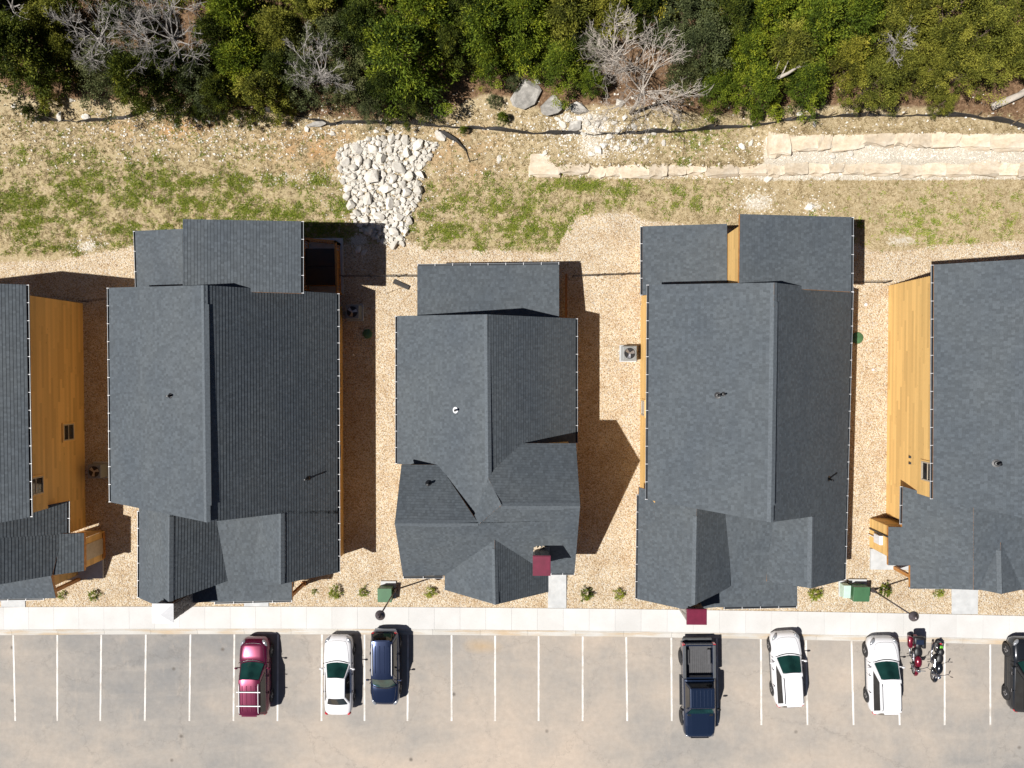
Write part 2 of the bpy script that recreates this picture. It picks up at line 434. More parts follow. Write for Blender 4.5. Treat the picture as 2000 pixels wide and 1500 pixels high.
GX = np.array([-400, 0, 110, 200, 262, 350, 660, 690, 800, 830, 960, 1085, 1110, 1135, 1235, 1255, 1660, 1700, 1760, 1830, 2000, 2500.])
GY = np.array([515, 512, 508, 492, 478, 470, 475, 480, 470, 488, 488, 495, 440, 420, 415, 430, 470, 490, 490, 478, 470, 470.])
LX = np.array([-400, 0, 60, 160, 300, 420, 560, 700, 850, 960, 1050, 1200, 1400, 1500, 1600, 1800, 1900, 2000, 2500.])
LY = np.array([150, 165, 190, 195, 200, 215, 225, 235, 225, 180, 215, 205, 225, 215, 205, 210, 225, 235, 235.])
def blob(px, py, x, y, rx, ry): return np.exp(-(((px-x)/rx)**2+((py-y)/ry)**2))
def masks(px, py):
    gravel = 0.5+(py-np.interp(px, GX, GY))/22
    gravel = np.clip(gravel, 0, 1)
    litter = np.clip(.5-(py-np.interp(px, LX, LY))/40, 0, 1)
    pale = 1.3*sstep(1470, 1520, px)*sstep(262, 272, py)*(1-sstep(340, 352, py))
    pale = pale+.5*sstep(1050, 1200, px)*sstep(325, 335, py)*(1-sstep(345, 362, py))
    for x, y, rx, ry, a in ((1480, 395, 50, 30, .65), (170, 482, 30, 18, .65), (700, 470, 25, 12, .8), (1590, 402, 35, 22, .55), (1200, 440, 45, 40, .7), (1160, 290, 50, 40, .6), (1150, 235, 60, 25, .6), (700, 350, 60, 100, .5), (560, 345, 90, 14, .5), (1760, 470, 60, 20, .6)):
        pale = pale+a*blob(px, py, x, y, rx, ry)
    green = blob(px, py, 110, 400, 380, 95)*.85+.8*blob(px, py, 520, 420, 190, 75)+.95*blob(px, py, 1000, 455, 200, 45)+.6*blob(px, py, 1080, 380, 160, 40)+.35*blob(px, py, 1850, 430, 160, 60)+.5*blob(px, py, 1350, 270, 80, 30)+.3*blob(px, py, 1300, 380, 120, 30)
    for y0 in (330, 376, 424, 470): green = green*(1-.75*np.exp(-((py-y0-.012*(px-300))/4.5)**2))
    green = np.clip(green, 0, 1)
    orange = blob(px, py, 620, 290, 90, 40)+blob(px, py, 330, 250, 120, 25)+.6*blob(px, py, 900, 300, 80, 60)
    return dict(gravel=gravel, litter=litter, pale=np.clip(pale, 0, 1.2), green=green, orange=np.clip(orange, 0, 1))
build_ground()

# ------------------------------------------------------------------ parking lot, kerb, pavement
Y_LOT = W(1000, 1241).y           # lot edge
Y_KERB = W(1000, 1229).y          # back of the kerb
Y_WALK = W(1000, 1186).y          # back of the pavement
def kerb_y(x): return Y_LOT-0.00028*(x+4)**2
mb = MB()
xs = np.arange(-60, 60.1, 2.0)
for a, b in zip(xs[:-1], xs[1:]):
    mb.face([(a, -44, .004), (b, -44, .004), (b, kerb_y(b), .004), (a, kerb_y(a), .004)])
lot = tag(mb.build('parking_lot', M['asphalt']), kind='structure')
LINE_X = [(-60, -58), (26, 30), (112, 112), (198, 196), (285, 283), (372, 370), (458, 456), (543, 542), (629, 628), (712, 712), (797, 796), (882, 882), (967, 967), (1052, 1052), (1138, 1138), (1223, 1225), (1311, 1312), (1400, 1402), (1486, 1487), (1574, 1577), (1663, 1667), (1754, 1757), (1845, 1845), (1934, 1934), (2024, 2026)]
for xt, xb in LINE_X:
    t0 = W(xt, 1246); yb = 1408+(8 if xb > 1400 else 0)
    b0 = W(xb, yb); t0.y = kerb_y(t0.x)-.02
    m_ = MB(); w = .055; n = 10
    for i in range(n):
        p = t0.lerp(b0, i/n); q = t0.lerp(b0, (i+1)/n)
        j = lambda: random.uniform(-.006, .006)
        m_.face([(q.x-w+j(), q.y, .009), (q.x+w+j(), q.y, .009), (p.x+w+j(), p.y, .009), (p.x-w+j(), p.y, .009)])
    m_.build('parking_line', M['line'], lot)
# kerb and gutter pan, in cast lengths
kb = tag(bpy.data.objects.new('kerb', None), kind='structure'); C.objects.link(kb)
WM[kb.name] = Matrix.Identity(4)
x = -48.0
while x < 48:
    L = 3.0; m_ = MB(); a, b = x+.006, x+L-.006
    ya, yb = kerb_y(a), kerb_y(b); k = Y_KERB-Y_LOT
    prof = [(0.0, .012), (.24, .02), (.29, .115), (.33, .13), (k-.005, .13)]
    pa = [(a, ya+d, z) for d, z in prof]; pb = [(b, yb+d, z) for d, z in prof]
    for i in range(len(prof)-1): m_.face([pa[i], pb[i], pb[i+1], pa[i+1]])
    m_.face([(a, ya, -.1)]+pa+[(a, pa[-1][1], -.1)]); m_.face([(b, pb[-1][1], -.1)]+pb[::-1]+[(b, yb, -.1)])
    m_.face([(a, ya, -.1), (b, yb, -.1), pb[0], pa[0]])
    m_.build('kerb_stone', M['kerb'], kb); x += L
sw = tag(bpy.data.objects.new('pavement', None), kind='structure'); C.objects.link(sw)
x = -48.0
while x < 48:
    L = 1.62; m_ = MB(); a, b = x+.004, x+L-.004
    d = lambda q: kerb_y(q)-Y_LOT
    lo = [(a, Y_KERB+d(a)+.004), (b, Y_KERB+d(b)+.004)]; up = [(b, Y_WALK+d(b)*.8), (a, Y_WALK+d(a)*.8)]
    z = .135+random.uniform(-.002, .002)
    pts = lo+up
    m_.face([(p[0], p[1], z) for p in pts])
    for i in range(4):
        p, q = pts[i], pts[(i+1) % 4]
        m_.face([(p[0], p[1], -.05), (q[0], q[1], -.05), (q[0], q[1], z), (p[0], p[1], z)])
    m_.build('pavement_slab', M['sidewalk'], sw); x += L

# ------------------------------------------------------------------ houses
class House:
    def __init__(s, loc, label):
        s.e = thing('cabin', loc, label, 'house', 'dark-roofed cabins in a row'); s.roofs = []
        s.parts = 0
    def plane(s, a, b, c):
        A, B, Cc = W(*a), W(*b), W(*c)
        n = (B-A).cross(Cc-A).normalized()
        if n.z < 0: n = -n
        return A, n
    @staticmethod
    def hit(pl, px, py):
        d = ray(px, py); A, n = pl
        t = (A-Vector((0, 0, H))).dot(n)/d.dot(n)
        return Vector((0, 0, H))+d*t
    def slope(s, pl, poly, thick=.2, e=.165, lift=0.0):
        pts = [s.hit(pl, *q)+Vector((0, 0, lift)) for q in poly]; n = pl[1]
        ar = sum(pts[i].x*pts[(i+1) % len(pts)].y-pts[(i+1) % len(pts)].x*pts[i].y for i in range(len(pts)))
        if ar < 0: pts = pts[::-1]
        m_ = MB(); k = len(pts)
        top = [p-Vector((0, 0, .012)) for p in pts]; bot = [p-Vector((0, 0, thick)) for p in pts]
        m_.face(top); m_.face(bot[::-1])
        for i in range(k):
            j = (i+1) % k; m_.face([bot[i], bot[j], top[j], top[i]], mi=0)
        deck = m_.build('roof_slope', [M['cedar']], s.e, world=True)
        # shingle courses, each a tilted strip with a butt edge
        u = Vector((-n.y, n.x, 0)).normalized(); v = n.cross(u)
        if v.z < 0: u, v = -u, -v
        o = pts[0]; ab = [((p-o).dot(u), (p-o).dot(v)) for p in pts]
        # a little overhang past the deck
        vmin = min(b for _, b in ab); vmax = max(b for _, b in ab)
        sm = MB(); b0 = vmin; row = random.randint(0, 400); lip = .014
        off0 = random.uniform(0, 50)
        def clip(poly, keep):
            out = []
            for i in range(len(poly)):
                p, q = poly[i], poly[(i+1) % len(poly)]
                fp, fq = keep(p), keep(q)
                if fp >= 0: out.append(p)
                if (fp >= 0) != (fq >= 0):
                    t = fp/(fp-fq); out.append((p[0]+(q[0]-p[0])*t, p[1]+(q[1]-p[1])*t))
            return out
        while b0 < vmax-.01:
            b1 = b0+e
            pg = clip(clip(ab, lambda q: q[1]-b0), lambda q: b1-q[1])
            if len(pg) >= 3:
                P = lambda q: o+u*q[0]+v*q[1]+n*(lip*(1-(q[1]-b0)/e)+.002)
                sm.face([P(q) for q in pg], [(q[0]+off0, row+min(.98, max(.02, (q[1]-b0)/e))) for q in pg])
                lowp = sorted([q for q in pg if q[1] < b0+1e-4], key=lambda q: q[0])
                if len(lowp) >= 2:
                    q0, q1 = lowp[0], lowp[-1]
                    sm.face([P(q1), P(q0), P(q0)-n*lip, P(q1)-n*lip], [(q1[0]+off0, row+.1), (q0[0]+off0, row+.1)]*2)
            b0 = b1; row += 1
        sh = sm.build('shingle_courses', M['shingle'], deck, world=False); kind_stuff(sh)
        sh.matrix_parent_inverse = Matrix.Identity(4)
        s.roofs.append(([(p.x, p.y) for p in pts], pl))
        return pts
    def roof_z(s, x, y):
        best = None
        for pg, (A, n) in s.roofs:
            ins = False; k = len(pg); j = k-1
            for i in range(k):
                if (pg[i][1] > y) != (pg[j][1] > y) and x < (pg[j][0]-pg[i][0])*(y-pg[i][1])/(pg[j][1]-pg[i][1])+pg[i][0]: ins = not ins
                j = i
            if ins:
                z = A.z-((x-A.x)*n.x+(y-A.y)*n.y)/n.z
                if best is None or z > best: best = z
        return best
    def wall(s, p0, p1, top=None, z0=-.1, mat='siding', cap=None):
        # outward normal lies to the right of p0 -> p1
        p0, p1 = Vector(p0[:2]), Vector(p1[:2]); L = (p1-p0).length; d = (p1-p0)/L; nr = Vector((d.y, -d.x))
        n = max(1, int(L/.4)) if top is None else 1
        tops = []
        for i in range(n+1):
            q = p0+d*(L*min(max(i/n, .004), .996))
            if top is None:
                z = s.roof_z(q.x, q.y); z = (z-.23) if z is not None else (tops[-1] if tops else None)
            else: z = top-.0
            if z is not None and cap is not None: z = min(z, cap)
            tops.append(z)
        last = next((t for t in tops if t is not None), 2.4)
        for i, t in enumerate(tops):
            if t is None: tops[i] = last
            last = tops[i]
        m_ = MB(); ch = .2; zr = z0; row = random.randint(0, 90)
        while zr < max(tops):
            for i in range(n):
                a, b = tops[i], tops[i+1]
                if max(a, b) <= zr: continue
                t0, t1 = i/n, (i+1)/n
                if a < zr: t0, a = i/n+(zr-a)/(b-a)/n, zr
                if b < zr: t1, b = i/n+(a-zr)/(a-b)/n if t0 == i/n else t1, zr
                za, zb = min(zr+ch, a), min(zr+ch, b)
                q0, q1 = p0+d*(L*t0), p0+d*(L*t1); o = nr*.022
                m_.face([(q0.x+o.x, q0.y+o.y, zr), (q1.x+o.x, q1.y+o.y, zr), (q1.x, q1.y, zb), (q0.x, q0.y, za)],
                        [(L*i/n, row), (L*(i+1)/n, row), (L*(i+1)/n, row+.97), (L*i/n, row+.97)])
                m_.face([(q0.x, q0.y, zr), (q1.x, q1.y, zr), (q1.x+o.x, q1.y+o.y, zr), (q0.x+o.x, q0.y+o.y, zr)], [(L*i/n, row+.05)]*4)
            zr += ch; row += 1
        # corner board
        w = m_.build('wall', M[mat], s.e, world=True)
        return w
    def cap(s, a, b, w=.17, drop=.11):
        d = (b-a); d.z = 0; d.normalize(); n = Vector((d.y, -d.x, 0)); m_ = MB()
        L = (b-a).length; k = max(2, int(L/.3))
        for i in range(k):
            p, q = a.lerp(b, i/k), a.lerp(b, min(1.0, (i+1.15)/k))
            up0 = Vector((0, 0, .05)); up1 = Vector((0, 0, .038))
            m_.face([p+n*w+Vector((0, 0, .05-drop)), q+n*w+Vector((0, 0, .038-drop)), q+up1, p+up0])
            m_.face([p+up0, q+up1, q-n*w+Vector((0, 0, .038-drop)), p-n*w+Vector((0, 0, .05-drop))])
        return m_.build('ridge_cap', M['ridge'], s.e, world=True)
    def vent(s, a, b, side, pitch, w=.2):
        # raised ridge vent strip lying next to the ridge
        d = (b-a); d.z = 0; d.normalize(); n = Vector((d.y, -d.x, 0))*side; m_ = MB()
        def V(p, o, h): return p+n*o+Vector((0, 0, -o*pitch+h))
        m_.face([V(a, 0, .045), V(b, 0, .045), V(b, w, .028), V(a, w, .028)][::(1 if side < 0 else -1)])
        m_.face([V(a, w, .028), V(b, w, .028), V(b, w, .0), V(a, w, .0)][::(1 if side < 0 else -1)])
        return m_.build('ridge_vent', M['ridge'], s.e, world=True)
    def gutter(s, a, b, out, straps=True):
        # a, b: eave ends in world; out: horizontal outward unit vector
        out = Vector((out[0], out[1], 0)).normalized(); m_ = MB(); w = .13; dz = Vector((0, 0, -.02))
        a = a+dz; b = b+dz
        prof = [(0.005, -.12), (w-.03, -.12), (w, -.02), (w, 0.0), (w-.022, 0.0), (w-.022, -.02), (w-.04, -.1), (.02, -.1), (.02, -.0), (.005, 0.0)]
        k = len(prof)
        A = [a+out*x+Vector((0, 0, z)) for x, z in prof]; B = [b+out*x+Vector((0, 0, z)) for x, z in prof]
        for i in range(k):
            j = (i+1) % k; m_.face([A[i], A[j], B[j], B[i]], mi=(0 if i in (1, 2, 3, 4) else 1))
        m_.face(A); m_.face(B[::-1])
        g = m_.build('gutter', [M['gutter'], M['gutter_dark']], s.e, world=True)
        L = (b-a).length; n = max(2, int(L/.95)); m2 = MB(); d = (b-a).normalized()
        for i in range(n+1):
            p = a.lerp(b, (i+.02*(i == 0)-.02*(i == n))/n)
            q = p+out*(w/2)+Vector((0, 0, .004))
            ang = math.atan2(out.y, out.x); m2.box(q, (w+.01, .022, .01), ang); m2.box(p+out*(w)+Vector((0, 0, .006)), (.03, .038, .012), ang)
        o = m2.build('gutter_straps', M['white_metal'], g); kind_stuff(o); o.matrix_parent_inverse = Matrix.Identity(4)
        return g
    def pipe(s, px, py, pl, h=.4, r=.05, collar=None, lean=0):
        p = s.hit(pl, px, py); m_ = MB()
        m_.lathe([(r, -.2), (r, h), (r*1.15, h), (r*1.15, h+.03), (r*.7, h+.03)], p, 10)
        o = m_.build('vent_pipe', M['black'], s.e, True, world=True)
        m2 = MB(); A, n = pl; q = n.to_track_quat('Z', 'Y').to_matrix()
        m2.lathe([(r*3, .02), (r*3, .035), (r*1.6, .05), (r*1.1, .12)], p, 12, M=q)
        o2 = m2.build('pipe_flashing', M['white_metal'] if collar else M['black'], o); o2.matrix_parent_inverse = Matrix.Identity(4)
    def window(s, c, nrm, w, h, slide=True):
        # c: centre on wall; nrm: outward horizontal normal
        nrm = Vector((nrm[0], nrm[1], 0)); t = Vector((-nrm.y, nrm.x, 0)); up = Vector((0, 0, 1))
        Mx = Matrix((t, nrm, up)).transposed()
        m_ = MB(); f = .07
        for sx in (-1, 1): m_.box(c+t*(sx*(w/2-f/2))+nrm*.035, (f, .09, h), M=Mx)
        for sz in (-1, 1): m_.box(c+up*(sz*(h/2-f/2))+nrm*.036, (w-2*f, .085, f), M=Mx)
        m_.box(c+nrm*.03, (w-2*f, .05, .05), M=Mx)
        fr = m_.build('window', M['win_frame'], s.e, world=True)
        for sz in (-1, 1):
            g = MB(); hh = (h-2*f-.05)/2; g.box(c+up*(sz*(hh/2+.025))+nrm*.022, (w-2*f, .02, hh-.004), M=Mx)
            o = g.build('pane', M['house_glass'], fr); o.matrix_parent_inverse = Matrix.Identity(4)
        tr = MB()
        for sx in (-1, 1): tr.box(c+t*(sx*(w/2+.045))+nrm*.03, (.085, .07, h+.18), M=Mx)
        for sz in (-1, 1): tr.box(c+up*(sz*(h/2+.045))+nrm*.031, (w-.004, .072, .085), M=Mx)
        o = tr.build('window_trim', M['siding'], fr); o.matrix_parent_inverse = Matrix.Identity(4)
M['win_frame'] = simple('window_frame_tan', (.42, .36, .28), .6)

def chimney(hs, px, py, ztop, w, d, zbase, capmat, hip):
    c = W(px, py, ztop); m_ = MB()
    # stone veneer shaft
    prm = MB(); prm.box((c.x, c.y, (ztop-.15+zbase)/2), (w*.84, d*.84, ztop-.15-zbase))
    sh = prm.build('chimney', M['chim_stone'], hs.e, world=True)
    zz = zbase; lay = []
    rs = random.Random(int(px))
    while zz < ztop-.2:
        hgt = rs.uniform(.14, .26)
        for side in range(4):
            L = w if side % 2 == 0 else d; q = -L*.42
            while q < L*.42-.05:
                l = min(rs.uniform(.16, .42), L*.42-q); cc = q+l/2
                if side == 0: pos, dim = (c.x+cc, c.y-d*.42), (l-.015, .1, hgt-.015)
                elif side == 2: pos, dim = (c.x+cc, c.y+d*.42), (l-.015, .1, hgt-.015)
                elif side == 1: pos, dim = (c.x+w*.42, c.y+cc), (.1, l-.015, hgt-.015)
                else: pos, dim = (c.x-w*.42, c.y+cc), (.1, l-.015, hgt-.015)
                lay.append((pos, dim, zz+hgt/2)); q += l
        zz += hgt
    for pos, dim, z in lay[-260:]:
        b = MB(); j = rs.uniform(0, .03)
        b.box((0, 0, 0), (dim[0]+(j if dim[0] == .1 else 0), dim[1]+(j if dim[1] == .1 else 0), dim[2]), taper=.93)
        o = b.build('stone', M['chim_stone'], sh); o.location = (pos[0], pos[1], z)
        o.matrix_parent_inverse = Matrix.Identity(4)
    k = MB()
    if hip:
        k.box((c.x, c.y, ztop-.05), (w*1.02, d*1.02, .1))
        a = [(c.x+sx*w*.54, c.y+sy*d*.54, ztop) for sx, sy in ((-1, -1), (1, -1), (1, 1), (-1, 1))]
        ap = (c.x, c.y, ztop+.28)
        for i in range(4): k.face([a[i], a[(i+1) % 4], ap])
        k.face(a[::-1])
    else:
        k.box((c.x, c.y, ztop-.06), (w*1.04, d*1.04, .12))
        a = [(c.x+sx*w*.5, c.y+sy*d*.5, ztop) for sx, sy in ((-1, -1), (1, -1), (1, 1), (-1, 1))]
        k.box((c.x, c.y, ztop+.01), (w*.96, d*.96, .03))
    o = k.build('chimney_cap', capmat, sh); o.matrix_parent_inverse = Matrix.Identity(4)
    return c

UX, UY = Vector((1, 0, 0)), Vector((0, 1, 0))
def model_a(label, ml, rid, mr, fl, flr, fp, frl, rl, rr, front_x, chim):
    """asymmetric gable cabin with two front gables, a porch slope between and two rear shed roofs"""
    # ml: (xt, yt, xb, yb) left eave; rid: ridge ends; mr: right eave ends
    hs = House(W((ml[0]+mr[0])/2, (ml[1]+ml[3])/2, 0), label)
    zl, zr, zk = 5.3, 2.75, 8.2
    ymid = (rid[1]+rid[3])/2; xmid = (rid[0]+rid[2])/2
    PL = hs.plane((ml[0], ml[1], zl), (ml[2], ml[3], zl), (xmid, ymid, zk))
    PR = hs.plane((mr[0], mr[1], zr), (mr[2], mr[3], zr), (xmid, ymid, zk))
    a = hs.slope(PL, [(ml[0], ml[1]), (rid[0], rid[1]), (rid[2], rid[3]), (ml[2], ml[3])])
    hs.slope(PR, [(rid[0], rid[1]), (mr[0], mr[1]), (mr[4], mr[5]), (frl[0], frl[1]), (rid[2], rid[3])])
    hs.slope(PR, [(frl[0], frl[1]-6), (mr[4], mr[5]-6), (mr[2], mr[3]), (frl[2], frl[3])])
    k0, k1 = hs.hit(PL, rid[0], rid[1]), hs.hit(PL, rid[2], rid[3])
    hs.cap(k0, k1, .17, .1)
    hs.vent(k0.lerp(k1, .08), k0.lerp(k1, .93), -1, .45, .22); hs.vent(k0.lerp(k1, .08), k0.lerp(k1, .93), 1, .95, .2)
    # front left gable
    zf = 5.3
    PFL = hs.plane((fl[0], fl[1], 2.55), (fl[2], fl[3], 2.55), (fl[4], (fl[5]+fl[7])/2, zf))
    hs.slope(PFL, [(fl[0], fl[1]), (fl[4], fl[5]-25), (fl[6], fl[7]), (fl[8], fl[9]), (fl[2], fl[3])])
    g0, g1 = hs.hit(PFL, fl[4], fl[5]-25), hs.hit(PFL, fl[6], fl[7])
    PFR = hs.plane((fl[4], fl[5], g0.z), (fl[6], fl[7], g1.z), (flr[0], (flr[1]+flr[3])/2, 3.75))
    hs.slope(PFR, [(fl[4], fl[5]-25), (flr[4], flr[1]), (flr[5], flr[3]-12), (flr[2], flr[3]), (fl[6], fl[7])])
    hs.cap(g0+(g1-g0)*.14, g1, .17, .15); hs.vent(g0.lerp(g1, .25), g0.lerp(g1, .95), -1, .95, .22)
    # porch slope
    PP = hs.plane((fp[2], fp[3], 2.9), (fp[0], fp[1], 2.9), ((fp[0]+fp[2])/2, fp[5], 3.55))
    hs.slope(PP, [(fp[0], fp[5]-30), (fp[2], fp[5]-30), (fp[2], fp[3]), (fp[0], fp[1])]); hs.slope(PP, [(fp[0]+1, fp[1]-60), (fp[0]+1, fp[1]), (fp[6], fp[1]+6), (fp[6], fp[1]-60)], lift=-.006)
    # left slope of the front right gable
    r0, r1 = hs.hit(PR, frl[0], frl[1]), hs.hit(PR, frl[2], frl[3])
    PG = hs.plane((frl[0], frl[1], r0.z), (frl[2], frl[3], r1.z), (frl[4], (frl[1]+frl[3])/2, 3.3))
    hs.slope(PG, [(frl[0], frl[1]-6), (frl[2], frl[3]), (frl[4]-4, frl[5]), (frl[4]-4, frl[1]-6)])
    hs.cap(r0, r1, .17, .15); hs.vent(r0.lerp(r1, .12), r0.lerp(r1, .86), -1, .9, .2); hs.vent(r0.lerp(r1, .12), r0.lerp(r1, .86), 1, .9, .18)
    # rear sheds
    PRL = hs.plane((rl[0], rl[1], 2.75), (rl[6], rl[7], 2.75), (rl[2], (rl[3]+rl[5])/2, 4.0))
    hs.slope(PRL, [(rl[0], rl[1]), (rl[2], rl[3]), (rl[4], rl[5]), (rl[6], rl[7])])
    PRR = hs.plane((rr[2], rr[3], 5.9), (rr[4], rr[5], 5.9), (rr[0], (rr[1]+rr[7])/2, 7.2))
    hs.slope(PRR, [(rr[0], rr[1]), (rr[2], rr[3]), (rr[4], rr[5]), (rr[6], rr[7])])
    # gutters
    e = lambda P, x, y: hs.hit(P, x, y)
    hs.gutter(e(PL, ml[0], ml[1]), e(PL, ml[2], ml[3]), -UX)
    hs.gutter(e(PR, mr[0], mr[1]), e(PR, mr[2], mr[3]), UX)
    hs.gutter(e(PFL, fl[0], fl[1]+14), e(PFL, fl[2], fl[3]), -UX)
    hs.gutter(e(PP, fp[0]+18, fp[1]), e(PP, fp[2], fp[3]), -UY)
    hs.gutter(e(PRL, rl[0], rl[1]), e(PRL, rl[6], rl[7]), -UX)
    hs.gutter(e(PRR, rr[2], rr[3]), e(PRR, rr[4], rr[5]), UX)
    # walls (plan)
    ov = .4
    xl = (e(PL, ml[0], ml[1]).x+e(PL, ml[2], ml[3]).x)/2+ov
    xr = (e(PR, mr[0], mr[1]).x+e(PR, mr[2], mr[3]).x)/2-ov
    yt = k0.y-ov; yf = k1.y+ov
    yg = g1.y+ov; yr = r1.y+ov*.8
    xg = e(PFR, flr[0], flr[1]).x-.9; xfr = r0.x*2-xr
    yp = e(PP, fp[0], fp[1]).y
    xfl = (e(PFL, fl[0], fl[1]).x+e(PFL, fl[2], fl[3]).x)/2+ov
    hs.wall((xl, yt), (xl, yf), top=zl-.1)
    hs.wall((xl, yf), (xr, yf)); hs.wall((xr, yr), (xr, yt), top=zr-.1); hs.wall((xr, yt), (xl, yt))
    hs.wall((xfl, yf-.02), (xfl, yg), top=2.6); hs.wall((xfl, yg), (xg, yg), cap=5.0); hs.wall((xg, yg), (xg, yf-.02), cap=4)
    hs.wall((r0.x-.9, yr), (xr, yr)); hs.wall((r0.x-.9, yf-.02), (r0.x-.9, yr), cap=3.2)
    # rear walls
    xa = e(PRL, rl[0], rl[1]).x+ov; xb = e(PRL, rl[2], rl[3]).x; xc = e(PRR, rr[2], rr[3]).x-2.3
    yra = e(PRL, rl[0], rl[1]).y-ov; yrb = e(PRR, rr[0], rr[1]).y-ov
    hs.wall((xa, yra), (xa, yt+.02), top=2.7); hs.wall((xb, yra), (xa, yra), cap=3.9)
    xw = e(PRR, rr[0], rr[1]).x+ov*.8
    hs.wall((xw, yrb), (xw, yt+.02), top=7.1); hs.wall((xc, yrb), (xw, yrb)); hs.wall((xc, yt+.02), (xc, yrb), top=5.75)
    # porch posts on the front
    for q in (fp[0]+28, fp[2]-6):
        p = e(PP, q, fp[1]-8); m_ = MB(); m_.box((p.x, p.y, 1.4), (.18, .18, 2.75)); m_.box((p.x, p.y, .12), (.26, .26, .24))
        m_.build('porch_post', M['cedar'], hs.e, world=True)
    m_ = MB(); p0 = e(PP, fp[0]+20, fp[1]-8); p1 = e(PP, fp[2]-4, fp[3]-8)
    m_.box(((p0.x+p1.x)/2, (p0.y+p1.y)/2, 2.62), (abs(p1.x-p0.x), .2, .26)); m_.build('porch_beam', M['cedar'], hs.e, world=True)
    m_ = MB(); m_.box(((xg+xfr)/2+.4, (yf+yp)/2+.3, .06), (abs(xfr-xg)+1.2, abs(yf-yp)+.5, .16)); m_.build('porch_floor', M['concrete_pad'], hs.e, world=True)
    # front door
    dx = (xg+r0.x-.9)/2; m_ = MB(); m_.box((dx, yf-.03, 1.15), (1.0, .06, 2.05)); d_ = m_.build('door', M['cedar'], hs.e, world=True)
    m_ = MB(); m_.ellipsoid((dx+.38, yf-.1, 1.1), (.04, .04, .04)); o = m_.build('handle', M['chrome'], d_); o.matrix_parent_inverse = Matrix.Identity(4)
    chimney(hs, *chim)
    return hs, dict(PL=PL, PR=PR, xl=xl, xr=xr, PRR=PRR, xc=xc, yrb=yrb, yt=yt, PP=PP, PRL=PRL)

h1, d1 = model_a('dark-shingled cabin with white pyramid chimney cap beside the green transformer box',
    ml=(213, 562, 217, 981), rid=(398, 557, 404, 1020), mr=(658, 573, 660, 1118, 659, 1003),
    fl=(272, 984, 272, 1168, 332, 1007, 331, 1175, 300, 1180), flr=(412, 990, 410, 1147, 436, 444),
    fp=(400, 1176, 570, 1172, 0, 1015, 306), frl=(549, 1003, 549, 1141, 500, 1128),
    rl=(264, 451, 357, 447, 357, 562, 268, 570), rr=(357, 428, 588, 432, 588, 573, 357, 566), front_x=0,
    chim=(318, 1198, 5.4, 1.12, 1.02, 0, M['white_metal'], True))
h3, d3 = model_a('dark-shingled cabin with burgundy chimney cap overhanging the pavement behind the pickup truck',
    ml=(1268, 556, 1265, 976), rid=(1512, 552, 1505, 1020), mr=(1663, 570, 1648, 1133, 1652, 1005),
    fl=(1248, 952, 1245, 1170, 1361, 1005, 1357, 1181, 1336, 1190), flr=(1410, 990, 1404, 1158, 1424, 1426),
    fp=(1396, 1186, 1557, 1183, 0, 1018, 1338), frl=(1586, 1009, 1584, 1149, 1502, 1136),
    rl=(1255, 442, 1420, 437, 1420, 556, 1255, 577), rr=(1445, 418, 1663, 424, 1662, 570, 1443, 558), front_x=0,
    chim=(1361, 1205, 5.3, 1.06, .84, 0, M['burg_metal'], False))
h1.pipe(333, 773, d1['PL'], .35, .05); h1.pipe(601, 934, d1['PR'], .55, .045)
h3.pipe(1402, 772, d3['PL'], .4, .06); h3.pipe(1618, 935, d3['PR'], .6, .05); h3.pipe(1413, 770, d3['PL'], .3, .04)
# windows on the visible side walls
def ywin(px, py, z): return W(px, py, z).y
for py in (628, 742, 885): h1.window(Vector((d1['xr']+.01, ywin(662, py, 1.4), 1.4)), (1, 0), 1.0, 1.2)
h3.window(Vector((d3['xl']-.01, ywin(1255, 797, 1.4), 1.4)), (-1, 0), .9, 1.2)

